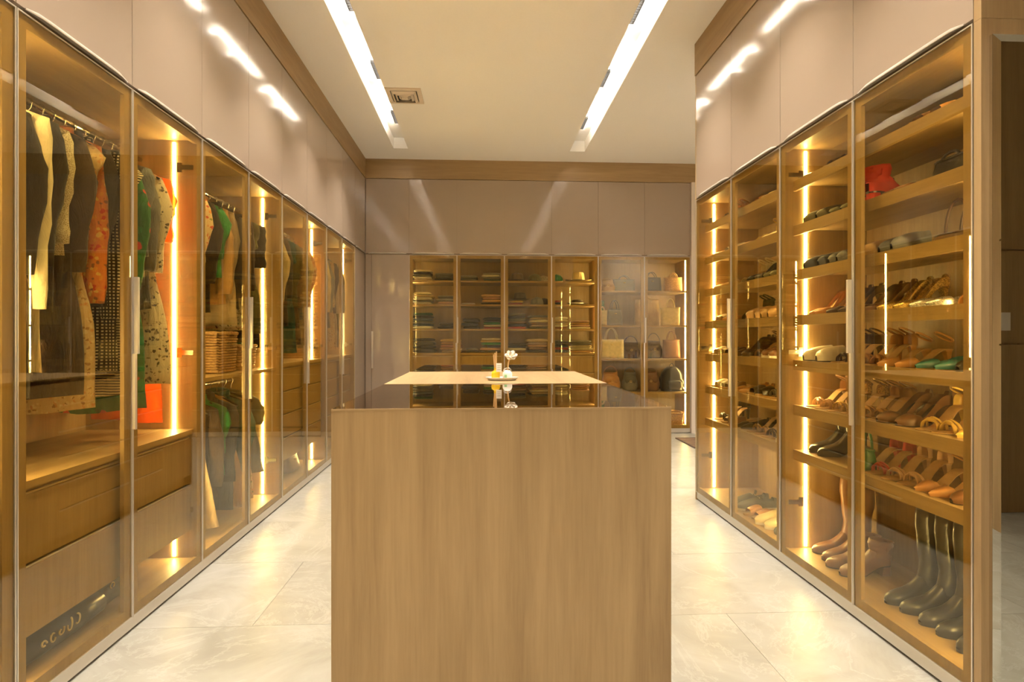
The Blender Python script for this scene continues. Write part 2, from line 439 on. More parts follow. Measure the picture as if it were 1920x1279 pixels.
def carcass(run, t, u0, u1, depth):
    T = 0.018; d0 = 0.026
    part('side_panel', run.b(t, u0, u0 + T, d0, depth, DZ0, DZ1), W_Z, t)
    part('side_panel', run.b(t, u1 - T, u1, d0, depth, DZ0, DZ1), W_Z, t)
    part('back_panel', run.b(t, u0 + T, u1 - T, depth - 0.012, depth, DZ0, DZ1), W_Z, t)
    part('bottom_panel', run.b(t, u0 + T, u1 - T, d0, depth - 0.012, DZ0, DZ0 + 0.03), RADJ[run.k], t)
    part('top_panel', run.b(t, u0 + T, u1 - T, d0, depth - 0.012, DZ1 - 0.018, DZ1), RADJ[run.k], t)
    part('plinth', run.b(t, u0, u1, 0.004, 0.03, 0.012, DZ0 - 0.003), ALU, t)
    part('toe_recess', run.b(t, u0, u1, 0.03, 0.05, 0.0, DZ0 - 0.003), ALU, t)

def leds(run, t, u0, u1, which=(1, 1), d=0.128):
    T = 0.018
    for on, u, s in ((which[0], u0 + T, 1), (which[1], u1 - T, -1)):
        if on: part('led_strip', run.b(t, u, u + 0.004 * s, d, d + 0.013, DZ0 + 0.04, DZ1 - 0.03), LED, t)

def shelf(run, t, u0, u1, z, d0, depth, fascia, T=0.018, name='shelf'):
    m = MB(); e = 0.0235
    run.box(m, t, u0 + e, u1 - e, d0 + (0.018 if fascia else 0), depth - 0.013, z - T, z)
    s = part(name, m, RADJ[run.k], t)
    if fascia: part('shelf_front', run.b(t, u0 + e, u1 - e, d0, d0 + 0.018, z - fascia, z + 0.003), RADJ[run.k], s)
    return s

def drawers(run, t, u0, u1, d0, depth, z0, z1, cols, rows, top=True):
    """drawer chest inside a cabinet: top board, carcass and drawer fronts with groove pulls"""
    T = 0.018; e = 0.0235
    if top: part('chest_top', run.b(t, u0 + e, u1 - e, d0 - 0.012, depth - 0.013, z1 - 0.025, z1), RADJ[run.k], t)
    part('chest_body', run.b(t, u0 + e, u1 - e, d0 + 0.02, depth - 0.013, z0, z1 - 0.025), W_Z, t)
    H = (z1 - 0.033 - z0) / rows; Wd = (u1 - u0 - 2 * e) / cols
    for c in range(cols):
        for r in range(rows):
            a = u0 + e + c * Wd; z = z0 + r * H
            d = part('drawer', run.b(t, a + 0.002, a + Wd - 0.002, d0, d0 + 0.019, z + 0.002, z + H - 0.016), W_Z, t)
            part('pull_edge', run.b(t, a + 0.002, a + Wd - 0.002, d0 + 0.004, d0 + 0.019, z + H - 0.016, z + H - 0.009), ALU, d)

def rail(run, t, u0, u1, z, d):
    a = run.w(u0 + 0.019, d); b = run.w(u1 - 0.019, d); o = t.location
    part('hanging_rail', MB().tube([(a[0] - o.x, a[1] - o.y, z - o.z), (b[0] - o.x, b[1] - o.y, z - o.z)], 0.012, 10), CHROME, t, True)

def overhead(run, u0, um, u1, depth, label):
    c = run.w((u0 + u1) / 2, 0.0)
    t = thing('overhead_cabinet', label, 'cabinet', (c[0], c[1], UZ0))
    part('body', run.b(t, u0, u1, 0.022, depth, UZ0 - 0.012, UZ1 + 0.004), TAUPE, t)
    for a, b in ((u0, um), (um, u1)):
        if b - a < 0.05: continue
        d = part('door', run.b(t, a + 0.0015, b - 0.0015, 0.0, 0.019, UZ0, UZ1), TAUPE, t)
        m = MB(); p = []
        n = 10
        for i in range(n + 1):                           # lip pull with rounded scooped ends
            f = i / n; uu = a + 0.035 + (b - a - 0.07) * f
            k = min(1.0, math.sin(pi * min(f, 1 - f) / 0.16 * 0.5) if min(f, 1 - f) < 0.16 else 1.0)
            pts = []
            for dd, zz in ((0.0, -0.004), (-0.004 - 0.014 * k, -0.004), (-0.004 - 0.014 * k, 0.001), (-0.003, 0.016 * k + 0.002), (0.0, 0.016 * k + 0.002)):
                w = run.w(uu, dd); pts.append((w[0] - t.location.x, w[1] - t.location.y, zz))
            p.append(pts)
        m.loft(p); part('lip_handle', m, ALU, d)
    return t

# -------- left wardrobes
YL = [1.90 + 0.604 * k for k in range(-2, 9)]            # door edges, from 0.692
LD = 0.60
LW = []
LLAB = ['tall bronze glass wardrobe standing before the drawer-bench wardrobe, at the end of its row',
        'tall bronze glass wardrobe with low oak drawer bench and sheer orange dress',
        'tall bronze glass wardrobe with rattan baskets and two hanging levels',
        'tall bronze glass wardrobe over oak drawers, between basket wardrobe and corner wardrobe',
        'corner bronze glass wardrobe over oak drawers beside the plain taupe filler']
for i in range(5):
    u0, um, u1 = YL[2 * i], YL[2 * i + 1], YL[2 * i + 2]
    t = thing('glass_wardrobe', LLAB[i], 'wardrobe', (XL - 0.3, (u0 + u1) / 2, 0.0))
    carcass(RL, t, u0, u1, LD)
    leds(RL, t, u0, u1, (1, 1))
    glass_door(RL, t, u0, um, um - 0.003, -1, 0.868, 1.19, u0)
    glass_door(RL, t, um, u1, um + 0.003, 1, 1.19, 1.52, u1)
    LW.append(t)
RAILZ, RAILD = 2.20, 0.31
for i in range(5): rail(RL, LW[i], YL[2 * i], YL[2 * i + 2], RAILZ, RAILD)
for i in (0, 1): drawers(RL, LW[i], YL[2 * i], YL[2 * i + 2], 0.045, LD, 0.24, 0.775, 2, 2)
shelf(RL, LW[2], YL[4], YL[6], 1.035, 0.04, LD, None, 0.022)
rail(RL, LW[2], YL[4], YL[6], 0.955, RAILD)
for i in (3, 4): drawers(RL, LW[i], YL[2 * i], YL[2 * i + 2], 0.045, LD, 0.30, 1.06, 2, 4)
OL = ['over the end wardrobe before the drawer-bench wardrobe', 'over the wardrobe with the oak drawer bench', 'over the wardrobe with the rattan baskets',
      'over the glass wardrobe next to the baskets', 'over the corner glass wardrobe']
for i in range(5): overhead(RL, YL[2 * i], YL[2 * i + 1], YL[2 * i + 2], LD, 'glossy taupe overhead cabinet ' + OL[i])
overhead(RL, YL[10], YB - 0.001, YB - 0.001, LD, 'glossy taupe overhead cabinet closing the corner above the taupe filler')
struct(part('trim_5', B(XL - LD, XL - 0.004, YL[10] + 0.002, YB + 0.6, 0, DZ1), TAUPE))

# -------- right shoe cabinets
YR = [1.83 + 0.6225 * k for k in range(5)]
RD = 0.50
RWd = []
RLAB = ['tall bronze glass shoe cabinet beside the wall mirror', 'tall bronze glass shoe cabinet at the free end of its row, away from the mirror']
SHZ = [2.122 - 0.2475 * k for k in range(7)]
for i in range(2):
    u0, um, u1 = YR[2 * i], YR[2 * i + 1], YR[2 * i + 2]
    t = thing('shoe_cabinet', RLAB[i], 'cabinet', (XR + 0.25, (u0 + u1) / 2, 0))
    carcass(RR, t, u0, u1, RD)
    leds(RR, t, u0, u1, (1, 1))
    glass_door(RR, t, u0, um, um - 0.003, -1, 0.868, 1.19, u0)
    glass_door(RR, t, um, u1, um + 0.003, 1, 1.19, 1.52, u1)
    for z in SHZ: shelf(RR, t, u0, u1, z, 0.062, RD, 0.052)
    RWd.append(t)
part('end_panel', RR.b(RWd[1], YR[4], YR[4] + 0.016, 0.0, RD, 0.0, DZ1), W_Z, RWd[1])
part('end_panel', RR.b(RWd[0], YR[0] - 0.030, YR[0] - 0.001, 0.0, RD + 0.02, 0.0, DZ1), W_Z, RWd[0])
for i, s in enumerate(('beside the wall mirror', 'at the free end, away from the mirror')):
    oc = overhead(RR, YR[2 * i], YR[2 * i + 1], YR[2 * i + 2], RD, 'glossy taupe overhead cabinet over the shoe cabinet ' + s)
    if i: part('end_panel', RR.b(oc, YR[4], YR[4] + 0.016, 0.0, RD, DZ1 + 0.001, UZ1), W_Z, oc)
    else: part('end_panel', RR.b(oc, YR[0] - 0.030, YR[0] - 0.001, 0.0, RD + 0.02, DZ1 + 0.001, UZ1), W_Z, oc)

# wall mirror on the end panel
mz0, mz1, mx0, mx1, my = 0.10, 2.266, 1.686, 2.165, YR[0] - 0.0305
mt = thing('wall_mirror', 'tall frameless mirror fixed to the oak end of the shoe cabinet', 'mirror', (mx0, my, mz0))
part('backing', B(0, mx1 - mx0, -0.012, 0, 0, mz1 - mz0), CHROME, mt)
w_, h_, bv = mx1 - mx0, mz1 - mz0, 0.026
o4 = [(0, 0), (w_, 0), (w_, h_), (0, h_)]; i4 = [(bv, bv), (w_ - bv, bv), (w_ - bv, h_ - bv), (bv, h_ - bv)]
part('bevel', MB().loft([[(x, -0.0125, z) for x, z in o4], [(x, -0.0165, z) for x, z in i4]], True, False, False), MIRROR, mt)
part('mirror_glass', B(bv, w_ - bv, -0.0165, -0.0125, bv, h_ - bv), MIRROR, mt)

# -------- back cabinets
XBK = [-0.945 + 0.6135 * k for k in range(7)]
BDp = 0.56
BW_ = []
BLAB = ['bronze glass cabinet of folded clothes next to the tall plain taupe door',
        'bronze glass cabinet with hats and folded clothes next to the handbag cabinet',
        'bronze glass handbag cabinet with a lit strip on its end wall']
for i in range(3):
    u0, um, u1 = XBK[2 * i], XBK[2 * i + 1], XBK[2 * i + 2]
    t = thing('display_cabinet', BLAB[i], 'cabinet', ((u0 + u1) / 2, YB + 0.28, 0))
    carcass(RB, t, u0, u1, BDp)
    leds(RB, t, u0, u1, (i == 0, 1) if i == 2 else (1, 0) if i == 0 else (0, 1))
    glass_door(RB, t, u0, um, um - 0.003, -1, 0.868, 1.19)
    glass_door(RB, t, um, u1, um + 0.003, 1, 1.19, 1.52)
    BW_.append(t)
BSH = [2.0, 1.692, 1.373, 1.06]
for i in (0, 1):
    for z in BSH[:3]: shelf(RB, BW_[i], XBK[2 * i], XBK[2 * i + 2], z, 0.045, BDp, None, 0.022)
    drawers(RB, BW_[i], XBK[2 * i], XBK[2 * i + 2], 0.05, BDp, 0.12, BSH[3], 2, 4)
CSH = [1.879, 1.422, 0.979, 0.536]
for z in CSH: shelf(RB, BW_[2], XBK[4], XBK[6], z, 0.045, BDp, None, 0.022)
for i, s in enumerate(('over the folded-clothes cabinet next to the taupe door', 'over the cabinet with the hats', 'over the handbag cabinet')):
    overhead(RB, XBK[2 * i], XBK[2 * i + 1], XBK[2 * i + 2], BDp, 'glossy taupe overhead cabinet ' + s)
overhead(RB, XL + 0.003, XBK[0], XBK[0], BDp, 'glossy taupe overhead cabinet above the tall plain taupe door')
t = thing('tall_cabinet', 'tall plain taupe cabinet door in the corner beside the folded clothes', 'cabinet', ((XL + XBK[0]) / 2, YB + 0.28, 0))
part('body', RB.b(t, XL + 0.006, XBK[0] - 0.001, 0.022, BDp, 0.0, DZ1), TAUPE, t)
part('filler', RB.b(t, XL + 0.002, -1.424, 0.0, 0.02, 0.0, DZ1), TAUPE, t)
d = part('door', RB.b(t, -1.421, XBK[0] - 0.0025, 0.0, 0.02, 0.06, DZ1), TAUPE, t)
m = MB(); RB.box(m, t, -1.418, -1.414, -0.026, 0.0, 0.868, 1.34); RB.box(m, t, -1.418, -1.396, -0.030, -0.026, 0.868, 1.34)
part('handle', m, ALU, d)
part('plinth', RB.b(t, XL + 0.002, XBK[0] - 0.001, 0.004, 0.02, 0.0, 0.056), ALU, t)

# ------------------------------------------------------------------ island
IX0, IX1, IY0, IY1, IZ = -0.506, 0.650, 1.92, 5.0, 1.02
WB0, WB1 = 2.93, 3.98
isl = thing('wardrobe_island', 'freestanding oak island with smoked glass top and pale oak centre band', 'island', ((IX0 + IX1) / 2, (IY0 + IY1) / 2, 0))
def ib(x0, x1, y0, y1, z0, z1): return B(x0 - isl.location.x, x1 - isl.location.x, y0 - isl.location.y, y1 - isl.location.y, z0, z1)
GT = 0.006
part('front_panel', ib(IX0, IX1, IY0, IY0 + 0.02, 0.0, IZ - GT - 0.001), ISL, isl)
part('rear_panel', ib(IX0, IX1, IY1 - 0.02, IY1, 0.0, IZ - GT - 0.001), ISL, isl)
part('body', ib(IX0 + 0.022, IX1 - 0.022, IY0 + 0.02, IY1 - 0.02, 0.08, IZ - 0.15), ISL, isl)
part('plinth', ib(IX0 + 0.05, IX1 - 0.05, IY0 + 0.02, IY1 - 0.02, 0.0, 0.08), W_Y, isl)
part('display_floor', ib(IX0 + 0.022, IX1 - 0.022, IY0 + 0.02, IY1 - 0.02, IZ - 0.15, IZ - 0.142), FELT, isl)
for y0, y1 in ((IY0, WB0), (WB1, IY1)):
    part('glass_top', ib(IX0, IX1, y0 + (0.003 if y0 == IY0 else 0.001), y1 - (0.001 if y1 == WB0 else 0.003), IZ - GT, IZ), TOPG, isl)
for y0 in (IY0 - 0.0012, IY1 - 0.0028): part('edge_strip', ib(IX0, IX1, y0, y0 + 0.004, IZ - GT - 0.001, IZ + 0.0005), W_X, isl)
part('oak_top', ib(IX0, IX1, WB0, WB1, IZ - 0.03, IZ + 0.001), TOPW, isl)
for y in (2.26, 2.60, 4.3, 4.65): part('divider', ib(IX0 + 0.022, IX1 - 0.022, y - 0.006, y + 0.006, IZ - 0.142, IZ - 0.04), W_X, isl)
for x in (-0.12, 0.26): part('divider', ib(x - 0.006, x + 0.006, IY0 + 0.02, WB0, IZ - 0.142, IZ - 0.05), W_Y, isl)
for sx, xa in ((-1, IX0), (1, IX1)):
    part('side_rail', ib(xa, xa - sx * 0.022, IY0 + 0.02, IY1 - 0.02, IZ - 0.15, IZ - GT - 0.001), ISL, isl)
    edges = [IY0 + 0.02, 2.7, 3.47, 4.55, IY1 - 0.02]
    for k in range(4):
        y0, y1 = edges[k] + 0.002, edges[k + 1] - 0.002
        if k == 2:
            H = (IZ - 0.155 - 0.085) / 5
            for r in range(5):
                z = 0.085 + r * H
                d = part('drawer', ib(xa, xa - sx * 0.02, y0, y1, z + 0.002, z + H - 0.014), ISL, isl)
                part('pull_edge', ib(xa, xa - sx * 0.016, y0, y1, z + H - 0.014, z + H - 0.006), ALU, d)
        else:
            part('door', ib(xa, xa - sx * 0.02, y0, y1, 0.085, IZ - 0.155), ISL, isl)
# ------ tray with reed diffuser on the oak band
TX, TY = 0.108, 3.16
TRAYM = plain('grey_white_ceramic', (0.74, 0.70, 0.64), 0.3)
tr = thing('oval_tray', 'small oval off-white tray on the pale oak island top', 'tray', (TX, TY, IZ + 0.001))
part('dish', MB().lathe([(0.055, 0.0), (0.075, 0.002), (0.092, 0.016), (0.094, 0.018), (0.090, 0.017), (0.074, 0.007), (0.03, 0.006)], 32, 1.0, 0.62), TRAYM, tr, True)
zt = IZ + 0.008
YEL = plain('yellow_oil', (0.75, 0.48, 0.02), 0.15, spec=0.6); LABELM = plain('label_paper', (0.80, 0.78, 0.74), 0.7); INK = plain('label_ink', (0.25, 0.23, 0.22), 0.7)
REED = plain('reed', (0.62, 0.40, 0.18), 0.7); CLEAR = glass_mat('clear_glass', (0.93, 0.95, 0.92), 0.05)
df = thing('reed_diffuser', 'yellow reed diffuser bottle with a white tag on the oval tray', 'diffuser', (TX - 0.035, TY, zt))
part('bottle', MB().lathe([(0.022, 0), (0.024, 0.004), (0.024, 0.034), (0.018, 0.044), (0.010, 0.048), (0.010, 0.06), (0.012, 0.062)], 20), YEL, df, True)
for dx, dy in ((-0.012, 0.0), (-0.004, 0.01), (0.004, -0.006)):
    part('reed', MB().tube([(dx * 0.3, dy * 0.3, 0.03), (dx, dy, 0.150 + dx)], 0.003, 6), REED, df)
m = MB().box(0.002, 0.032, -0.030, -0.0285, 0.042, 0.09); tgp = part('tag', m, LABELM, df)
for k in range(3): part('print_line', B(0.007, 0.027, -0.0305, -0.030, 0.052 + 0.011 * k, 0.0545 + 0.011 * k), INK, tgp)
jr = thing('scent_jar', 'small clear glass jar with white flower stick on the oval tray', 'jar', (TX + 0.03, TY - 0.005, zt))
part('jar_body', MB().lathe([(0.02, 0), (0.026, 0.004), (0.027, 0.03), (0.022, 0.042), (0.016, 0.046), (0.017, 0.05)], 20), WHITE, jr, True)
part('lid_ring', MB().tube([(0.022 * cos(a), -0.0, 0.046 + 0.016 * sin(a)) for a in [pi * k / 12 for k in range(13)]], 0.003, 6), CHROME, jr, True)
part('label_patch', B(-0.018, -0.004, -0.0285, -0.026, 0.008, 0.026), plain('green_label', (0.25, 0.50, 0.25), 0.6), jr)
part('stem', MB().tube([(0, 0, 0.03), (0.006, 0, 0.09), (0.016, 0.0, 0.125)], 0.0038, 6), REED, jr)
PET = plain('cream_petal', (0.85, 0.76, 0.62), 0.8)
for k in range(11):
    lay = k >= 6; a = 2 * pi * (k / 6 if not lay else (k - 6) / 5 + 0.1); RR_ = 0.036 if not lay else 0.022
    ax = Vector((cos(a), 0.35 * sin(a) - (0.25 if lay else 0.0), 0.75 * sin(a))); nrm = Vector((0.15, -0.8, 0.55)).normalized()
    tg = nrm.cross(ax).normalized(); rings = []
    for i in range(6):
        f = i / 5; wv = RR_ * 0.48 * sin(pi * (0.12 + 0.78 * f))
        c = Vector((0.018, -0.002, 0.128)) + ax * (RR_ * f) + nrm * (0.010 * f * f + (0.006 if lay else 0))
        rings.append([c - tg * wv + nrm * 0.003, c + nrm * 0.0012, c + tg * wv + nrm * 0.003, c - nrm * 0.0012])
    part('petal', MB().loft(rings), PET, jr, True)

# ------------------------------------------------------------------ hanging clothes
def garment_parts(kind, L, sw=0.170, hem=None, slv=0.5, slw=0.05, puff=0.0, collar=None, seed=0, thick=0.020):
    r = random.Random(seed); hem = hem or sw * 1.1
    ph, ph2, fq = r.uniform(0, 6), r.uniform(0, 6), r.uniform(26, 40)
    n = 30; rows = 16; rings = []
    for i in range(rows + 1):
        t = i / rows; z = -L * (t ** 1.25)
        dz = -z
        if kind in ('skirt', 'trousers'):
            w = sw * 0.72 + (hem - sw * 0.72) * min(1, dz / L * 1.2); th = thick * (0.35 + 0.65 * min(1, dz / 0.3))
        else:
            if dz < 0.10: w = 0.055 + (sw - 0.055) * math.sin(min(1, dz / 0.10) * pi / 2); z -= 0.0
            else:
                k = (dz - 0.10) / max(0.01, L - 0.10)
                w = sw + (hem - sw) * k - 0.03 * sin(pi * min(1, k * 1.6)) * (1 if kind in ('dress', 'coat') else 0.4)
            th = thick * (0.55 + 0.45 * min(1, dz / 0.25))
        amp = 0.008 * min(1, dz / 0.25) * (0.4 + t)
        ring = []
        for j in range(n):
            a = 2 * pi * j / n
            x = w * math.copysign(abs(cos(a)) ** 0.75, cos(a)); y = th * sin(a)
            y += amp * sin(x * fq + ph) + amp * 0.6 * sin(x * fq * 1.9 + ph2 + z * 3)
            zz = z + (0.012 * sin(x * 13 + ph) if i == rows else 0) - (0.25 * abs(x) if i == 0 else 0)
            ring.append((x + 0.006 * sin(z * 11 + ph), y, zz))
        rings.append(ring)
    out = [('body', MB().loft(rings, True, True, True))]
    if slv and kind not in ('skirt', 'trousers'):
        for s in (1, -1):
            pts, rad = [], []
            m = 9; rr = []
            for i in range(m + 1):
                f = i / m
                cx = s * (sw * 0.90 + 0.030 * sin(min(1, f * 1.8) * pi / 2) + 0.012 * sin(f * 5 + ph)); cy = -0.022 * f * (1 if r.random() else 1) + 0.010 * sin(f * 6 + ph2)
                cz = -0.055 - slv * f
                rx = slw * (0.75 + 0.45 * sin(pi * min(1, f * 1.3 + 0.12))) * (1 + puff * sin(pi * min(1, f * 1.15)))
                if puff and f > 0.75: rx = slw * 0.85
                ry = rx * 0.42
                ring = []
                for j in range(14):
                    a = 2 * pi * j / 14; k = 1 + 0.09 * sin(3 * a + ph + f * 7) + 0.06 * sin(f * 23 + 2 * a)
                    ring.append((cx + rx * k * cos(a), cy + ry * k * sin(a), cz + 0.02 * cos(a) * s * (1 - f) * -1))
                rr.append(ring)
            out.append(('sleeve', MB().loft(rr)))
    if collar:
        m = MB(); rr = []
        for i in range(15):
            a = pi * (-0.35 + 1.7 * i / 14)
            c = Vector((0.062 * cos(a), 0.030 * sin(a), -0.004 - 0.02 * (1 - sin(a)) * 0.6)); o = Vector((cos(a), 0.6 * sin(a), 0))
            rr.append([c, c + o * 0.006 + Vector((0, 0, 0.03)), c + o * 0.020 + Vector((0, 0, 0.022)), c + o * 0.026 + Vector((0, 0, -0.014))])
        out.append(('collar', m.loft(rr)))
        if collar == 'lapel':
            for s in (1, -1):
                out.append(('lapel', MB().loft([[(s * 0.05, -0.030, -0.02), (s * 0.075, -0.033, -0.03), (s * 0.05, -0.036, -0.02)],
                                                [(s * 0.04, -0.034, -0.11), (s * 0.10, -0.038, -0.12), (s * 0.04, -0.041, -0.11)],
                                                [(s * 0.012, -0.036, -0.30), (s * 0.02, -0.039, -0.30), (s * 0.012, -0.042, -0.30)]])))
    return out

def hanger_mesh():
    hook = MB().tube([(0, 0, -0.03), (0, 0, 0.026), (0.010, 0, 0.040)] + [(0.0158 * cos(a), 0, 0.062 + 0.0158 * sin(a)) for a in [-0.2 * pi + 1.25 * pi * k / 10 for k in range(11)]], 0.0022, 6)
    bar = MB().tube([(-0.19, 0, -0.085), (-0.14, 0, -0.055), (-0.06, 0, -0.02), (0, 0, -0.010), (0.06, 0, -0.02), (0.14, 0, -0.055), (0.19, 0, -0.085)], 0.008, 8)
    return hook.mesh('hook', True), bar.mesh('shoulder_bar', True)
HOOK, HBAR = hanger_mesh()
HMATS = {'black': plain('black_velvet', (0.02, 0.018, 0.016), 0.9), 'gold': plain('gold_metal', (0.75, 0.55, 0.22), 0.3, metal=0.9),
         'oak': plain('hanger_oak', (0.45, 0.28, 0.12), 0.5)}

FAB = {
 'cream': fabric('cream_cotton', (0.78, 0.70, 0.50)), 'creamlace': fabric('cream_lace', (0.80, 0.72, 0.55), pattern='lace', cols=[(0.46, 0.37, 0.23)], scale=150),
 'black': fabric('black_cloth', (0.022, 0.018, 0.016)), 'dbrown': fabric('dark_brown_cloth', (0.055, 0.035, 0.025)), 'charcoal': fabric('charcoal_wool', (0.06, 0.055, 0.055)),
 'orangefl': fabric('orange_floral', (0.72, 0.22, 0.05), pattern='floral', cols=[(0.75, 0.30, 0.05), (0.60, 0.06, 0.03), (0.80, 0.50, 0.12), (0.30, 0.12, 0.05)], scale=44),
 'redfl': fabric('red_floral', (0.72, 0.55, 0.36), pattern='floral', cols=[(0.62, 0.07, 0.04), (0.75, 0.30, 0.08), (0.25, 0.30, 0.10), (0.55, 0.10, 0.08)], scale=42),
 'check': fabric('black_white_check', (0.03, 0.025, 0.02), pattern='check', cols=[(0.80, 0.74, 0.60)], scale=22),
 'greenfl': fabric('green_red_floral', (0.02, 0.16, 0.05), pattern='floral', cols=[(0.02, 0.16, 0.05), (0.65, 0.06, 0.06), (0.02, 0.22, 0.07), (0.03, 0.12, 0.05)], scale=20),
 'beigefl': fabric('beige_floral', (0.62, 0.45, 0.24), pattern='floral', cols=[(0.65, 0.48, 0.26), (0.35, 0.20, 0.10), (0.60, 0.30, 0.14), (0.70, 0.55, 0.33)], scale=60),
 'stripe': fabric('black_cream_stripe', (0.05, 0.045, 0.04), pattern='stripe', cols=[(0.74, 0.66, 0.48)], scale=26),
 'navy': fabric('navy_cloth', (0.03, 0.04, 0.075)), 'denim': fabric('grey_denim', (0.16, 0.18, 0.21)), 'slate': fabric('slate_cloth', (0.17, 0.17, 0.17)),
 'print': fabric('white_print', (0.70, 0.62, 0.48), pattern='floral', cols=[(0.70, 0.62, 0.48), (0.10, 0.09, 0.08), (0.72, 0.64, 0.5), (0.30, 0.25, 0.18)], scale=60),
 'orange': fabric('sheer_orange', (0.72, 0.19, 0.02), sheer=0.18), 'green': fabric('emerald_cloth', (0.02, 0.22, 0.06)), 'tan': fabric('tan_silk', (0.62, 0.36, 0.14), 0.5),
 'beige': fabric('beige_cloth', (0.60, 0.46, 0.28)), 'olive': fabric('olive_cloth', (0.14, 0.13, 0.05)), 'teal': fabric('teal_cloth', (0.03, 0.12, 0.11)),
 'brown': fabric('brown_tweed', (0.25, 0.15, 0.08)), 'grey': fabric('grey_cloth', (0.32, 0.30, 0.28)), 'pinkfl': fabric('dusty_pink_floral', (0.55, 0.30, 0.22), pattern='floral', cols=[(0.58, 0.33, 0.25), (0.35, 0.16, 0.12), (0.65, 0.45, 0.33)], scale=34),
 'red': fabric('red_cloth', (0.45, 0.05, 0.04)), 'white': fabric('white_cotton', (0.80, 0.76, 0.68)), 'blue': fabric('blue_denim', (0.07, 0.11, 0.20)), 'mustard': fabric('mustard_knit', (0.60, 0.38, 0.08)),
 'rust': fabric('rust_knit', (0.42, 0.16, 0.06)), 'pinkk': fabric('pink_knit', (0.60, 0.36, 0.28)), 'sand': fabric('sand_knit', (0.55, 0.42, 0.26)),
}
HNAME = {'black': 'black velvet', 'gold': 'slim brass', 'oak': 'pale oak'}
GSEED = [100]
def hang(run, u, z, d, kind, desc, fab, where, group, L, hm='black', rz=None, **kw):
    GSEED[0] += 1; r = random.Random(GSEED[0])
    w = run.w(u, d); a = rz if rz is not None else r.uniform(-0.09, 0.09)
    loc = (w[0], w[1], z - 0.062)
    clip = kind in ('skirt', 'trousers')
    hg = thing('clothes_hanger', f'{HNAME[hm]} hanger holding the {desc} {where}', 'hanger', loc, a, 'hangers ' + group)
    link('hook', HOOK, CHROME if hm != 'gold' else HMATS['gold'], hg); link('shoulder_bar', HBAR, HMATS[hm], hg)
    nm = {'blouse': 'blouse', 'jacket': 'jacket', 'coat': 'coat', 'dress': 'dress', 'shirt': 'shirt', 'skirt': 'skirt', 'trousers': 'trousers'}[kind]
    g = thing(nm, f'{desc} hanging {where}', nm, (loc[0], loc[1], loc[2] - (0.03 if clip else 0.0)), a, group)
    for pn, mb in garment_parts(kind, L, seed=GSEED[0], **kw):
        part(pn, mb, FAB[fab] if pn != 'lapel' else FAB[fab], g, True)
    return g

JK = dict(slv=0.56, slw=0.058, collar='lapel', hem=0.20)
BL = dict(slv=0.50, slw=0.050, collar='shirt')
DR = dict(slv=0.20, slw=0.055, hem=0.24)
def rack(run, u0, u1, z, d, items, where, group):
    st = (u1 - u0) / len(items)
    for i, it in enumerate(items):
        kind, desc, fab, L = it[:4]; kw = dict(it[4]) if len(it) > 4 else {}
        base = dict(JK if kind in ('jacket', 'coat') else DR if kind == 'dress' else BL if kind in ('blouse', 'shirt') else {})
        base.update(kw)
        hang(run, u0 + st * (i + 0.5), z, d, kind, desc, fab, where, group, L, **base)

W1 = 'in the drawer-bench wardrobe'; W2 = 'in the basket wardrobe'; W3 = 'in the wardrobe next to the baskets'; W4 = 'in the corner wardrobe'
rack(RL, 1.56, 1.82, RAILZ, RAILD, [
 ('coat', 'long black coat', 'black', 1.15), ('dress', 'olive green dress', 'olive', 1.2), ('blouse', 'cream cotton blouse', 'cream', 0.7)],
 'in the row-end wardrobe', 'clothes in the row-end wardrobe')
rack(RL, 1.95, 3.00, RAILZ, RAILD, [
 ('blouse', 'red floral blouse', 'redfl', 0.62, dict(slv=0.60, slw=0.046, rz=0.0)),
 ('dress', 'long cream lace dress', 'creamlace', 1.28, dict(slv=0, hem=0.19)),
 ('coat', 'long black wool coat', 'black', 1.1, dict(slv=0.6)),
 ('shirt', 'long cream cotton shirt', 'cream', 1.0, dict(slv=0.72, slw=0.062)),
 ('jacket', 'black tailored jacket', 'black', 0.78),
 ('blouse', 'cream lace blouse with puffed sleeves', 'creamlace', 0.55, dict(slv=0.46, slw=0.048, puff=0.40, sw=0.16, collar=None)),
 ('coat', 'dark brown long coat', 'dbrown', 1.12),
 ('dress', 'beige floral dress', 'beigefl', 1.18, dict(hem=0.21)),
 ('blouse', 'orange floral blouse with long sleeves', 'orangefl', 0.70, dict(slv=0.68, slw=0.055)),
 ('jacket', 'charcoal wool jacket', 'charcoal', 0.75),
 ('coat', 'black and cream check coat', 'check', 1.02, dict(slv=0.74, slw=0.068)),
 ('dress', 'black and cream striped dress', 'stripe', 1.15, dict(hem=0.21)),
 ('dress', 'green dress with red flowers', 'greenfl', 1.22, dict(slv=0.6, slw=0.06)),
 ('jacket', 'grey denim jacket', 'denim', 0.62, dict(slv=0.44, slw=0.066)),
 ('shirt', 'slate grey shirt', 'slate', 0.74),
 ('dress', 'white dress with black print', 'print', 1.12, dict(slv=0.5)),
 ('dress', 'sheer orange dress with flared sleeves', 'orange', 1.30, dict(slv=0.34, slw=0.075, sw=0.165, hem=0.185, hm='gold'))],
 W1, 'clothes in the drawer-bench wardrobe')
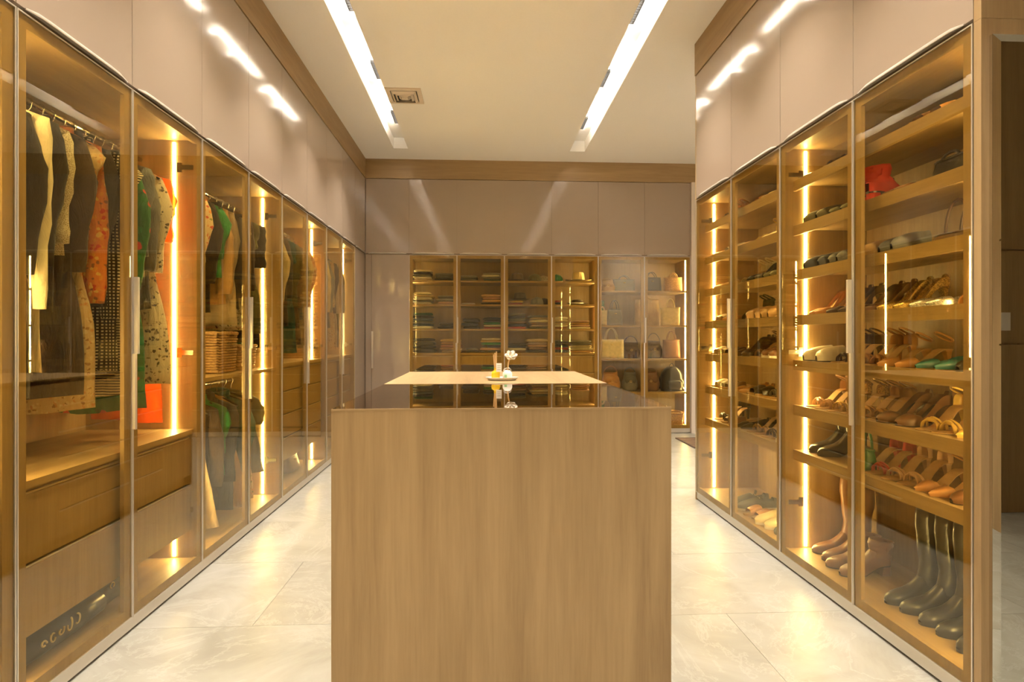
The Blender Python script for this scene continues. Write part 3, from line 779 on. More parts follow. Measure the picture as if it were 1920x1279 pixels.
rack(RL, 3.16, 4.24, RAILZ, RAILD, [
 ('dress', 'emerald green dress', 'green', 0.80, dict(slv=0.16)),
 ('blouse', 'cream blouse with wide sleeves', 'cream', 0.60, dict(slv=0.44, slw=0.066)),
 ('blouse', 'red floral tunic', 'redfl', 0.80),
 ('shirt', 'black shirt', 'black', 0.74),
 ('jacket', 'emerald green jacket', 'green', 0.52, dict(slv=0.34)),
 ('blouse', 'tan silk blouse', 'tan', 0.66, dict(slv=0.55, slw=0.062)),
 ('dress', 'beige cloth dress', 'beige', 0.80, dict(slv=0.58)),
 ('jacket', 'charcoal jacket', 'charcoal', 0.70),
 ('dress', 'white printed dress', 'print', 0.82),
 ('jacket', 'dark brown jacket', 'dbrown', 0.72, dict(slv=0.5)),
 ('dress', 'olive dress', 'olive', 0.84),
 ('coat', 'black short-sleeved coat', 'black', 0.94, dict(slv=0.32, slw=0.07))],
 'on the basket wardrobe upper rail', 'clothes on the upper rail of the basket wardrobe')
rack(RL, 3.16, 4.22, 0.955, RAILD, [
 ('trousers', 'grey folded trousers', 'slate', 0.70), ('coat', 'black sleeveless long vest', 'black', 0.72, dict(slv=0)),
 ('dress', 'beige satin slip dress', 'beige', 0.76, dict(slv=0, hem=0.25)), ('jacket', 'dark brown leather jacket', 'dbrown', 0.60, dict(slv=0.48)),
 ('shirt', 'emerald green shirt', 'green', 0.50, dict(slv=0.3)), ('coat', 'charcoal long coat', 'charcoal', 0.74, dict(slv=0.5)),
 ('dress', 'tan long dress', 'tan', 0.76, dict(slv=0)), ('jacket', 'teal jacket', 'teal', 0.58, dict(slv=0.44)),
 ('skirt', 'red floral skirt', 'redfl', 0.72, dict(hem=0.2)), ('dress', 'olive short dress', 'olive', 0.6)],
 'on the basket wardrobe lower rail', 'clothes on the lower rail of the basket wardrobe')
rack(RL, 4.40, 5.40, RAILZ, RAILD, [
 ('coat', 'black coat', 'black', 0.95), ('dress', 'green dress', 'green', 1.0, dict(slv=0.55)), ('coat', 'camel coat', 'sand', 0.98),
 ('jacket', 'dark brown blazer', 'dbrown', 0.74), ('shirt', 'charcoal shirt', 'charcoal', 0.78), ('dress', 'teal dress', 'teal', 1.0),
 ('coat', 'olive parka', 'olive', 0.9), ('coat', 'brown tweed coat', 'brown', 0.95), ('jacket', 'grey jacket', 'grey', 0.72),
 ('coat', 'beige trench coat', 'beige', 0.98), ('coat', 'dusty pink floral robe', 'pinkfl', 0.95)],
 W3, 'clothes in the wardrobe next to the baskets')
rack(RL, 5.60, 6.62, RAILZ, RAILD, [
 ('coat', 'brown tweed coat', 'brown', 0.95), ('coat', 'pinkish floral robe', 'pinkfl', 0.98), ('jacket', 'grey wool jacket', 'grey', 0.75),
 ('coat', 'camel long coat', 'sand', 1.0), ('jacket', 'slate jacket', 'slate', 0.78), ('dress', 'beige floral dress', 'beigefl', 1.0, dict(slv=0.5)),
 ('coat', 'charcoal coat', 'charcoal', 0.98), ('coat', 'beige trench coat', 'beige', 0.98), ('jacket', 'olive jacket', 'olive', 0.8), ('coat', 'grey wool coat', 'grey', 0.98)],
 W4, 'clothes in the corner wardrobe')

# ------------------------------------------------------------------ rattan baskets
def basket(name_label, x, y, z, w, d, h, lid=False):
    t = thing('rattan_basket', name_label, 'basket', (x, y, z))
    m = MB(); n = 28; rows = max(5, int(h / 0.016))
    def ringpt(k, s, wob, zz):
        a = 2 * pi * k / n; c, sn = cos(a), sin(a)
        q = (abs(c) ** 6 + abs(sn) ** 6) ** (-1 / 6)
        return (d / 2 * s * q * c * wob, w / 2 * s * q * sn * wob, zz)
    for i in range(rows):
        zz = 0.013 + i * (h - 0.019) / (rows - 1); s = 0.92 + 0.08 * i / rows
        pts = [ringpt(k, s, 1 + (0.018 if (k + i) % 2 else -0.006), zz) for k in range(n)] ; pts.append(pts[0])
        m.tube(pts, 0.0085, 5, cap=False)
    part('weave', m, RATTAN, t, True)
    rim = [ringpt(k, 1.02, 1, h) for k in range(n)]; rim.append(rim[0])
    part('rim', MB().tube(rim, 0.011, 6, cap=False), RATTAN, t, True)
    part('base', B(-d / 2 * 0.85, d / 2 * 0.85, -w / 2 * 0.85, w / 2 * 0.85, 0, 0.01), RATTAN, t)
    for s in (1, -1):
        part('handle', MB().tube([(d / 2 * 1.03, 0.04 * cos(a) , h - 0.02 + 0.03 * sin(a)) for a in [pi * k / 8 for k in range(9)]] if s > 0 else
                                 [(-d / 2 * 1.03, 0.04 * cos(a), h - 0.02 + 0.03 * sin(a)) for a in [pi * k / 8 for k in range(9)]], 0.006, 6), RATTAN, t, True)
basket('taller rattan basket on the shelf of the basket wardrobe', -1.74, 3.70, 1.038, 0.27, 0.26, 0.25)
basket('lower rattan basket with open top on the wardrobe shelf', -1.74, 4.02, 1.038, 0.25, 0.26, 0.165)

# ------------------------------------------------------------------ shoes
def lerp_tab(tab, s):
    for (a, x), (b, y) in zip(tab, tab[1:]):
        if s <= b: return x + (y - x) * (s - a) / (b - a)
    return tab[-1][1]
def smooth(t): t = max(0, min(1, t)); return t * t * (3 - 2 * t)
WR = [(0, 0.012), (0.04, 0.024), (0.12, 0.029), (0.3, 0.025), (0.5, 0.030), (0.68, 0.040), (0.85, 0.035), (0.95, 0.022), (1, 0.008)]
WP = [(0, 0.012), (0.04, 0.023), (0.12, 0.028), (0.3, 0.023), (0.5, 0.028), (0.66, 0.038), (0.82, 0.026), (0.93, 0.012), (1, 0.003)]
SC = {}
def shoe_meshes(kind, var=0):
    key = (kind, var)
    if key in SC: return SC[key]
    spec = {'pump': (0.235, 0.095, 0.004, WP), 'sandal': (0.235, 0.09, 0.005, WR), 'block': (0.235, 0.085, 0.006, WR), 'flat': (0.245, 0.008, 0.006, WP),
            'slide': (0.25, 0.012, 0.012, WR), 'mule': (0.25, 0.02, 0.010, WR), 'sneaker': (0.265, 0.006, 0.026, WR), 'wedge': (0.24, 0.075, 0.006, WR),
            'ankle': (0.255, 0.045, 0.010, WR), 'tall': (0.265, 0.035, 0.010, WR), 'platform': (0.24, 0.10, 0.03, WR), 'sling': (0.24, 0.075, 0.004, WP)}[kind]
    L, hh, ts, W = spec
    def b(s): return hh * (1 - smooth((s - 0.16) / 0.50))
    SS = [0, 0.02, 0.05, 0.1, 0.16, 0.24, 0.32, 0.4, 0.48, 0.55, 0.62, 0.68, 0.75, 0.82, 0.88, 0.93, 0.97, 1.0]
    X = lambda s: (s - 0.5) * L
    out = []
    rings = []
    for s in SS:
        w = lerp_tab(W, s); z = b(s); lo = z
        if kind == 'wedge': lo = 0.0
        rings.append([(X(s), -w * 0.96, lo), (X(s), w * 0.96, lo), (X(s), w, z + ts), (X(s), -w, z + ts)])
    out.append(('sole', MB().loft(rings), False))
    if hh > 0.03 and kind != 'wedge':
        st = kind in ('pump', 'sandal', 'sling')
        tipx, tipw = (0.006, 0.006) if st else (0.028, 0.026) if kind in ('block', 'platform') else (0.030, 0.027)
        cx = X(0.05) if st else X(0.1)
        r0 = [(X(0.005), 0.012), (X(0.05), 0.024), (X(0.17), 0.024)]
        top = [(X(0.01), -0.012), (X(0.06), -0.025), (X(0.18), -0.022), (X(0.18), 0.022), (X(0.06), 0.025), (X(0.01), 0.012)]
        def sc(f):
            k = f ** (0.45 if st else 1.0)
            return [((x * (1 - k) + (cx + (x - X(0.09)) / abs(X(0.0) - X(0.18)) * 2 * tipx) * k), y * (1 - k) + (y / 0.025 * tipw) * k, hh * (1 - f) + 0.0005) for x, y in top]
        out.append(('heel', MB().loft([sc(f) for f in (0, 0.12, 0.3, 0.55, 0.8, 1.0)]), False))
    def shell(hv, open0, open1, keep=2, s0=0.0, wk=1.04):
        m = MB(); C = 10; ss = [s for s in SS if s >= s0 - 1e-6]
        for s in ss:
            w = lerp_tab(W, s) * wk; h = lerp_tab(hv, s)
            for c in range(C + 1):
                a = pi * c / C
                m.v.append((X(s) + (0.0 if s < 0.9 else 0.004 * sin(a)), w * math.copysign(abs(cos(a)) ** 0.6, cos(a)), b(s) + ts * 0.6 + h * sin(a) ** 0.62))
        for i in range(len(ss) - 1):
            mid = (ss[i] + ss[i + 1]) / 2
            for c in range(C):
                if open0 < mid < open1 and keep <= c < C - keep: continue
                k = i * (C + 1) + c
                m.f.append((k, k + C + 1, k + C + 2, k + 1))
        return m
    def strap(s, h, wd=0.009, dx=0.0, wk=1.02):
        w = lerp_tab(W, s) * wk; pts = []
        for k in range(11):
            a = pi * k / 10
            pts.append((X(s) + dx * sin(a), w * cos(a), b(s) + ts + h * sin(a) ** 0.7))
        return MB().tube(pts, wd, 6, flat=0.0022)
    def ankle(h, rx=0.034, ry=0.030, cx=0.12):
        pts = [(X(cx) + rx * cos(a), ry * sin(a), b(0.1) + h + 0.020 * cos(a)) for a in [2 * pi * k / 18 for k in range(19)]]
        return MB().tube(pts, 0.005, 5, flat=0.0022)
    up = [(0, 0.052), (0.1, 0.054), (0.35, 0.036), (0.6, 0.030), (0.7, 0.040), (0.85, 0.030), (1, 0.012)]
    if kind in ('pump', 'flat'): out.append(('upper', shell(up, 0.05, 0.70, 2), True))
    elif kind == 'sling':
        out.append(('upper', shell(up, -1, 0.66, 2, 0.5), True)); out.append(('heel_strap', ankle(0.055, 0.036, 0.027, 0.14), True))
    elif kind in ('block', 'platform'):
        out.append(('upper', shell([(0, 0.06), (0.15, 0.06), (0.4, 0.045), (0.6, 0.04), (0.75, 0.048), (0.9, 0.036), (1, 0.016)], 0.06, 0.60, 2), True))
    elif kind in ('sandal', 'wedge'):
        out.append(('toe_strap', strap(0.74, 0.036, 0.010), True)); out.append(('toe_strap', strap(0.64, 0.042, 0.006, 0.01), True))
        out.append(('ankle_strap', ankle(0.062, 0.040, 0.029, 0.14), True))
        m = shell([(0, 0.056), (0.16, 0.05), (1, 0.02)], 0.14, 2, 0)
        out.append(('counter', m, True))
    elif kind == 'slide':
        out.append(('upper', shell([(0, 0.05), (0.5, 0.05), (0.62, 0.055), (0.75, 0.046), (0.9, 0.03), (1, 0.01)], 0.85, 2, 0, 0.5), True))
    elif kind == 'mule':
        out.append(('upper', shell([(0, 0.06), (0.45, 0.072), (0.6, 0.076), (0.75, 0.068), (0.9, 0.054), (1, 0.026)], -2, -1, 0, 0.40), True))
    elif kind == 'sneaker':
        out.append(('upper', shell([(0, 0.06), (0.12, 0.066), (0.3, 0.056), (0.5, 0.072), (0.7, 0.052), (0.88, 0.038), (1, 0.016)], 0.08, 0.42, 2), True))
        m = MB()
        for s in (0.46, 0.52, 0.58, 0.64): m.tube([(X(s), -0.018, b(s) + ts * 0.6 + 0.066 - (s - 0.46) * 0.1), (X(s), 0.018, b(s) + ts * 0.6 + 0.066 - (s - 0.46) * 0.1)], 0.003, 5)
        out.append(('laces', m, True))
        out.append(('tongue', MB().loft([[(X(0.36), y, b(0.4) + 0.075) for y in (-0.016, 0.0, 0.016)], [(X(0.33), y, b(0.4) + 0.105) for y in (-0.018, 0.0, 0.018)], [(X(0.35), y, b(0.4) + 0.105) for y in (-0.018, 0.0, 0.018)]], False), True))
    elif kind in ('ankle', 'tall'):
        out.append(('upper', shell([(0, 0.09), (0.2, 0.10), (0.38, 0.095), (0.5, 0.072), (0.65, 0.055), (0.8, 0.046), (0.92, 0.036), (1, 0.014)], -2, -1, 0), True))
        top = 0.17 if kind == 'ankle' else 0.40; rr = []
        for i in range(11):
            f = i / 10; z = hh + 0.045 + (top - hh - 0.045) * f
            rx = (0.058 - 0.012 * sin(pi * min(1, f * 1.6)) + (0.012 * f if kind == 'tall' else 0.002)); ry = 0.034 + (0.010 * f if kind == 'tall' else 0.006 * f)
            wob = 0.003 * sin(f * 17 + var)
            rr.append([(X(0.20) + wob - 0.006 * f + rx * cos(2 * pi * k / 16), ry * sin(2 * pi * k / 16) * (1 + 0.05 * sin(3 * k + f * 9)), z + (0.008 * cos(2 * pi * k / 16) if i == 10 else 0)) for k in range(16)])
        inn = [[(X(0.20) + (p[0] - X(0.20)) * 0.92, p[1] * 0.92, p[2]) for p in rr[-1]], [(X(0.20) + (p[0] - X(0.20)) * 0.85, p[1] * 0.85, p[2] - 0.06) for p in rr[-1]]]
        out.append(('shaft', MB().loft(rr + inn, True, False, True), True))
        if kind == 'tall': out.append(('pull_strap', MB().tube([(X(0.2) + 0.0, 0.052, top - 0.02), (X(0.2), 0.06, top + 0.008), (X(0.2), 0.048, top - 0.02)], 0.006, 5, flat=0.002), True))
    SC[key] = [(n, m.mesh(n, sm)) for n, m, sm in out]
    return SC[key]

LE = lambda n, c, r=0.35, **k: plain(n, c, r, vary=0.12, nscale=25, **k)
SM = {
 'black': LE('black_leather', (0.018, 0.016, 0.015), 0.28), 'tan': LE('tan_leather', (0.55, 0.27, 0.09)), 'nude': LE('nude_leather', (0.66, 0.42, 0.24)),
 'brown': LE('brown_leather', (0.17, 0.075, 0.03)), 'dbrown': LE('dark_brown_leather', (0.07, 0.035, 0.018)), 'gold': glitter('gold_glitter', (0.85, 0.58, 0.18)),
 'silver': glitter('silver_glitter', (0.85, 0.82, 0.75)), 'red': LE('red_suede', (0.55, 0.03, 0.015), 0.7), 'white': LE('white_leather', (0.78, 0.74, 0.66)),
 'navy': LE('navy_suede', (0.05, 0.06, 0.10), 0.8), 'grey': LE('grey_suede', (0.16, 0.16, 0.17), 0.85), 'green': LE('green_leather', (0.02, 0.20, 0.06)),
 'yellow': LE('yellow_satin', (0.75, 0.52, 0.12), 0.35), 'coral': LE('coral_leather', (0.68, 0.10, 0.10)), 'teal': LE('teal_leather', (0.04, 0.18, 0.18)),
 'olive': LE('olive_suede', (0.10, 0.09, 0.04), 0.8), 'bronze': plain('bronze_leather', (0.48, 0.28, 0.10), 0.3, metal=0.6), 'sole': LE('leather_sole', (0.50, 0.31, 0.14), 0.6),
 'rubber': plain('white_rubber', (0.75, 0.72, 0.66), 0.6), 'cream': LE('cream_leather', (0.72, 0.62, 0.42)), 'camel': LE('camel_suede', (0.46, 0.28, 0.12), 0.85),
}
SNAME = {'black': 'black', 'tan': 'tan', 'nude': 'nude', 'brown': 'brown', 'dbrown': 'dark brown', 'gold': 'gold glitter', 'silver': 'silver glitter', 'red': 'red', 'white': 'white', 'navy': 'navy',
 'grey': 'grey', 'green': 'green', 'yellow': 'yellow satin', 'coral': 'coral', 'teal': 'teal', 'olive': 'olive', 'bronze': 'bronze', 'cream': 'cream', 'camel': 'camel'}
KNAME = {'pump': 'high-heeled pump', 'sandal': 'strappy heeled sandal', 'block': 'block-heeled shoe', 'flat': 'pointed flat shoe', 'slide': 'flat slide', 'mule': 'rounded mule', 'sneaker': 'sneaker',
 'wedge': 'wedge sandal', 'ankle': 'ankle boot', 'tall': 'tall boot', 'platform': 'platform heel', 'sling': 'slingback heel'}
ONAME = {'pump': 'pump', 'sandal': 'heeled_sandal', 'block': 'block_heel_shoe', 'flat': 'flat_shoe', 'slide': 'slide_shoe', 'mule': 'mule_shoe', 'sneaker': 'sneaker', 'wedge': 'wedge_sandal', 'ankle': 'ankle_boot',
 'tall': 'tall_boot', 'platform': 'platform_shoe', 'sling': 'slingback_shoe'}

def shoe(kind, c, x, y, z, rz, label, group):
    t = thing(ONAME[kind], label, 'boot' if kind in ('ankle', 'tall') else 'shoe', (x, y, z), rz, group)
    for n, me in shoe_meshes(kind):
        mat = SM[c]
        if n == 'sole': mat = SM['rubber'] if kind == 'sneaker' else SM[c] if kind in ('wedge', 'platform') else SM['sole'] if kind in ('sandal', 'pump', 'sling', 'flat', 'slide') else SM['black']
        if n == 'laces': mat = SM['rubber']
        o = link(n, me, mat, t)
    return t

def shoe_row(ci, zs, shelf_i, items, u0, u1, end, front=0.212):
    """items: (kind, colour[, flip]) pairs placed along the shelf from u0 to u1"""
    st = (u1 - u0) / len(items)
    cab = 'mirror-side' if ci == 0 else 'free-end'
    shelfname = f'{ordinal(shelf_i)} shelf down' if shelf_i < 7 else 'cabinet floor'
    for i, it in enumerate(items):
        if it is None: continue
        kind, c = it[:2]; flip = len(it) > 2 and it[2]
        u = u0 + st * (i + 0.5)
        lab = f'{SNAME[c]} {KNAME[kind]} in pair {ordinal(i)} from the {end}, {shelfname}, {cab} cabinet'
        lab = f'{SNAME[c]} {KNAME[kind]}, {ordinal(i)} pair from {end}, {shelfname}, {cab} shoe cabinet'
        for s in (-1, 1):
            rz = (0 if flip else pi) + R.uniform(-0.10, 0.10)
            wx, wy = RR.w(u + s * 0.047, front + R.uniform(-0.012, 0.012) + (0.05 if kind == 'tall' else 0.018 if kind == 'ankle' else 0))
            shoe(kind, c, wx, wy, zs, rz, lab, f'{SNAME[c]} pair {i} {shelfname} {cab}')

A0, A1 = YR[0] + 0.05, YR[2] - 0.05
B0, B1 = YR[2] + 0.05, YR[4] - 0.05
rowsA = [
 [None, ('slide', 'tan'), ('flat', 'black'), None, ('slide', 'brown'), ('flat', 'silver')],
 [None, None, ('flat', 'brown'), ('ankle', 'red', 1), ('ankle', 'olive'), ('mule', 'olive')],
 [None, None, ('mule', 'grey'), ('mule', 'camel'), ('mule', 'grey'), ('mule', 'navy')],
 [('sandal', 'tan'), ('flat', 'silver'), ('pump', 'gold'), ('pump', 'brown'), ('pump', 'dbrown'), ('pump', 'tan')],
 [('block', 'black'), ('flat', 'teal'), ('sling', 'tan'), ('sandal', 'tan'), ('sandal', 'dbrown'), ('mule', 'white')],
 [('sling', 'yellow'), ('sandal', 'yellow'), ('block', 'brown'), ('sandal', 'bronze'), ('sandal', 'gold'), ('sandal', 'nude')],
 [('block', 'brown'), ('sling', 'tan'), ('sandal', 'nude'), ('sandal', 'coral'), None, ('ankle', 'black')],
]
rowsB = [
 [('flat', 'grey'), ('flat', 'cream'), ('slide', 'tan'), ('flat', 'brown'), ('slide', 'silver'), ('sandal', 'tan')],
 [('slide', 'cream'), ('flat', 'cream'), ('sandal', 'yellow'), ('flat', 'nude'), ('slide', 'white'), ('flat', 'tan')],
 [('ankle', 'black'), ('ankle', 'olive'), ('block', 'black'), ('sandal', 'cream'), ('flat', 'camel'), ('flat', 'nude')],
 [('slide', 'cream'), ('mule', 'camel'), ('mule', 'nude'), ('sandal', 'olive'), ('flat', 'tan'), ('slide', 'cream')],
 [('sandal', 'tan'), ('sneaker', 'brown'), ('sandal', 'brown'), ('block', 'dbrown'), ('slide', 'dbrown'), ('slide', 'cream')],
 [('sandal', 'black'), ('sandal', 'grey'), ('slide', 'black'), ('flat', 'tan'), ('slide', 'brown'), ('slide', 'white')],
 [('sneaker', 'grey'), ('sandal', 'dbrown'), ('sandal', 'bronze'), ('flat', 'black'), ('slide', 'brown'), ('sandal', 'black')],
]
for i in range(7):
    shoe_row(0, SHZ[i] + 0.001, i, rowsA[i], A0, A1, 'mirror end')
    shoe_row(1, SHZ[i] + 0.001, i, rowsB[i], B0, B1, 'mirror end')
shoe_row(0, DZ0 + 0.031, 7, [('ankle', 'black'), ('tall', 'black'), ('tall', 'black'), None, ('ankle', 'brown'), ('tall', 'brown')], A0, A1, 'mirror end', 0.205)
shoe_row(1, DZ0 + 0.031, 7, [('ankle', 'grey'), ('sneaker', 'cream'), ('slide', 'tan'), ('sneaker', 'grey'), None, None], B0, B1, 'mirror end', 0.19)

# ------------------------------------------------------------------ bags
def arc(cx, y, z, w, h, n=12): return [(cx - w * cos(pi * k / n), y, z + h * sin(pi * k / n)) for k in range(n + 1)]
BAGM = dict(SM)
def tote(label, x, y, z, rz, w, h, d, mat, hh=0.11, name='tote_bag', clasp=None, taper=0.86, group=None):
    t = thing(name, label, 'bag', (x, y, z), rz, group)
    rings = []
    for i in range(7):
        f = i / 6; k = 1 - (1 - taper) * f if taper < 1 else 1 + (taper - 1) * f
        dd = d * (1 - 0.45 * f); ring = []
        for j in range(20):
            a = 2 * pi * j / 20; q = (abs(cos(a)) ** 5 + abs(sin(a)) ** 5) ** -0.2
            ring.append((w / 2 * k * q * cos(a) * (1 + 0.012 * sin(3 * a + f * 5)), dd / 2 * q * sin(a), h * f))
        rings.append(ring)
    part('body', MB().loft(rings), mat, t, True)
    for s in (-1, 1): part('handle', MB().tube(arc(0, s * d * 0.24, h * 0.86, w * 0.24, hh + h * 0.14), 0.006, 6), mat, t, True)
    rim = [(p[0] * 1.012, p[1] * 1.03, p[2] - 0.004) for p in rings[-1]]; rim.append(rim[0])
    part('rim', MB().tube(rim, 0.005, 5, cap=False), mat, t, True)
    if clasp: part('clasp', MB().lathe([(0.0, -0.004), (0.014, -0.004), (0.016, 0.0), (0.014, 0.004), (0.0, 0.004)], 14, o=(0, 0, 0)), clasp, t, True, loc=(0, -d * 0.36, h * 0.72))
    return t
def backpack(label, x, y, z, rz, w, h, d, mat, trim):
    t = thing('backpack', label, 'bag', (x, y, z), rz)
    rings = []
    for i in range(10):
        f = i / 9; k = (1 - max(0, (f - 0.55) / 0.45) ** 2.4 * 0.72); ring = []
        for j in range(20):
            a = 2 * pi * j / 20; q = (abs(cos(a)) ** 4 + abs(sin(a)) ** 4) ** -0.25
            ring.append((w / 2 * k * q * cos(a), d / 2 * (0.75 + 0.25 * k) * q * sin(a), h * f))
        rings.append(ring)
    part('body', MB().loft(rings), mat, t, True)
    part('pocket', MB().loft([[(w * 0.34 * k * math.copysign(abs(cos(a)) ** 0.5, cos(a)), -d * 0.5 - 0.012 * s, h * (0.26 + 0.19 * math.copysign(abs(sin(a)) ** 0.5, sin(a)) * k)) for a in [2 * pi * j / 16 for j in range(16)]] for s, k in ((-1, 1), (1, 1), (1.8, 0.9))]), mat, t, True)
    part('top_loop', MB().tube(arc(0, 0, h * 0.97, 0.03, 0.05), 0.006, 6), mat, t, True)
    for s in (-1, 1): part('shoulder_strap', MB().tube([(s * w * 0.22, d * 0.46, h * 0.85), (s * w * 0.40, d * 0.7, h * 0.5), (s * w * 0.44, d * 0.5, h * 0.08)], 0.014, 6, flat=0.004), mat, t, True)
    part('zip_trim', MB().tube([(w * 0.30, -d * 0.50, h * 0.50), (w * 0.42, -d * 0.52, h * 0.40), (w * 0.36, -d * 0.56, h * 0.22), (w * 0.46, -d * 0.54, h * 0.1)], 0.007, 6), trim, t, True)
def hobo(label, x, y, z, rz, w, h, d, mat, trim, strap=0.16, name='shoulder_bag'):
    t = thing(name, label, 'bag', (x, y, z), rz)
    rings = []
    for i in range(9):
        f = i / 8; k = 0.80 + 0.20 * sin(pi * min(1, f * 1.5)) - 0.35 * max(0, f - 0.6); ring = []
        for j in range(20):
            a = 2 * pi * j / 20
            ring.append((w / 2 * k * math.copysign(abs(cos(a)) ** 0.7, cos(a)), d / 2 * (1 - 0.75 * f ** 1.5) * sin(a) * (1 + 0.1 * sin(5 * a + 7 * f)), h * f + (0.02 * abs(cos(a)) * f)))
        rings.append(ring)
    part('body', MB().loft(rings), mat, t, True)
    part('strap', MB().tube(arc(0, 0, h * 0.9, w * 0.36, strap), 0.007, 6, flat=0.003), mat, t, True)
    part('flap', MB().loft([[(w * 0.36 * math.copysign(abs(cos(a)) ** 0.6, cos(a)), -d * 0.34 - 0.004 * s, h * (0.66 + 0.24 * sin(a))) for a in [2 * pi * j / 16 for j in range(16)]] for s in (0, 1)]), mat, t, True)
    part('buckle', MB().tube([(0.014 * cos(a), -d * 0.40, h * 0.55 + 0.012 * sin(a)) for a in [2 * pi * k / 12 for k in range(13)]], 0.003, 5, cap=False), trim, t, True)

GOLDM = HMATS['gold']
yb = YB + 0.24
# handbag cabinet, shelf by shelf
S_ = [c + 0.001 for c in CSH]; FL = DZ0 + 0.031
hobo('small tan satchel lying on the top shelf of the handbag cabinet', 1.68, yb, S_[0], 0.1, 0.22, 0.14, 0.12, SM['camel'], GOLDM, 0.05)
tote('dark grey box bag on the top shelf of the handbag cabinet', 1.92, yb + 0.05, S_[0], 0, 0.30, 0.17, 0.14, SM['grey'], 0.05, 'box_bag', GOLDM, 0.96)
tote('black quilted handbag on the top shelf of the handbag cabinet', 2.30, yb + 0.05, S_[0], 0.1, 0.28, 0.20, 0.13, SM['black'], 0.07, 'handbag', GOLDM, 0.9)
tote('brown woven basket bag with gold studs in the handbag cabinet', 2.57, yb - 0.04, S_[0], -0.05, 0.24, 0.19, 0.13, RATTAN, 0.06, 'woven_bag', GOLDM, 0.95)
tote('tall green tote behind the grey bag, second shelf', 1.60, yb + 0.12, S_[1], 0, 0.13, 0.34, 0.10, SM['green'], 0.03, 'tote_bag', None, 1.0)
tote('pale yellow small tote on the second handbag shelf', 1.60, yb - 0.06, S_[1], 0, 0.12, 0.20, 0.10, SM['cream'], 0.05, 'tote_bag', None, 1.0)
tote('grey slouchy tote on the second handbag shelf', 1.78, yb, S_[1], 0.2, 0.22, 0.22, 0.12, SM['grey'], 0.12, 'tote_bag', GOLDM, 0.8)
tote('large beige canvas bag against the back, second handbag shelf', 2.26, yb + 0.12, S_[1], 0, 0.34, 0.36, 0.12, FAB['beige'], 0.03, 'tote_bag', None, 0.95)
tote('beige leather tote with tall loop handles near the lit strip', 2.53, yb - 0.05, S_[1], -0.3, 0.24, 0.24, 0.12, SM['cream'], 0.12, 'tote_bag', None, 1.05)
tote('cream structured tote with long arched handles, third handbag shelf', 1.72, yb - 0.06, S_[2], 0, 0.34, 0.255, 0.15, SM['cream'], 0.15, 'tote_bag', GOLDM, 0.98)
hobo('dark plum shoulder bag behind the cream tote', 2.02, yb + 0.06, S_[2], 0, 0.26, 0.20, 0.12, SM['dbrown'], GOLDM, 0.12)
hobo('black sequin evening bag on the third handbag shelf', 2.33, yb + 0.04, S_[2], 0.1, 0.26, 0.22, 0.12, glitter('black_sequin', (0.22, 0.18, 0.16), 0.6), GOLDM, 0.14)
tote('dark brown suede tote beside the lit strip, third handbag shelf', 2.56, yb, S_[2], -0.1, 0.24, 0.25, 0.14, SM['brown'], 0.12, 'tote_bag', None, 0.9)
hobo('tan and cream satchel leaning on the fourth handbag shelf', 1.72, yb - 0.02, S_[3], 0.3, 0.30, 0.24, 0.14, SM['tan'], GOLDM, 0.12)
hobo('grey suede shoulder bag on the fourth handbag shelf', 1.99, yb, S_[3], 0, 0.22, 0.24, 0.14, SM['grey'], GOLDM, 0.10)
hobo('brown leather hobo bag with gold trim, fourth handbag shelf', 2.27, yb, S_[3], -0.1, 0.26, 0.25, 0.15, SM['brown'], GOLDM, 0.08)
backpack('black backpack with cream zip cord on the fourth handbag shelf', 2.56, yb - 0.02, S_[3], 0.1, 0.29, 0.33, 0.17, SM['black'], SM['cream'])
tote('dark olive bag on the floor of the handbag cabinet', 2.28, yb, FL, 0, 0.28, 0.24, 0.16, SM['olive'], 0.08, 'handbag', GOLDM, 0.85)
basket('reddish rattan basket on the floor of the handbag cabinet', 2.55, yb - 0.03, FL, 0.30, 0.26, 0.16)
tote('black leather bag on the handbag cabinet floor beside the olive bag', 1.85, yb, FL, 0.1, 0.36, 0.26, 0.16, SM['black'], 0.10, 'handbag', GOLDM, 0.9)
# bags among the shoes
def rw(u, d): return RR.w(u, d)
x, y = rw(1.99, 0.24); tote('white woven bag on the top shelf beside the mirror end', x, y, SHZ[0] + 0.001, pi / 2 + 0.2, 0.20, 0.13, 0.13, SM['cream'], 0.025, 'woven_bag', None, 0.9)
x, y = rw(1.94, 0.22); tote('black handbag beside the mirror, second shoe shelf down', x, y, SHZ[1] + 0.001, -pi / 2 + 0.15, 0.17, 0.12, 0.12, SM['black'], 0.05, 'handbag', GOLDM, 0.85)
x, y = rw(2.14, 0.22); tote('black suede pouch bag on the second shoe shelf down', x, y, SHZ[1] + 0.001, -pi / 2, 0.19, 0.10, 0.13, SM['black'], 0.02, 'pouch_bag', None, 0.9)
x, y = rw(2.05, 0.17); tote('dark bag with two tall looped handles, third shoe shelf down', x, y, SHZ[2] + 0.001, -pi / 2 + 0.1, 0.22, 0.035, 0.14, SM['dbrown'], 0.12, 'handbag', None, 0.95)
x, y = rw(2.63, 0.17); tote('green leather handbag with gold clasp among the heels', x, y, SHZ[6] + 0.001, -pi / 2 - 0.2, 0.17, 0.095, 0.09, SM['green'], 0.08, 'handbag', GOLDM, 0.85)
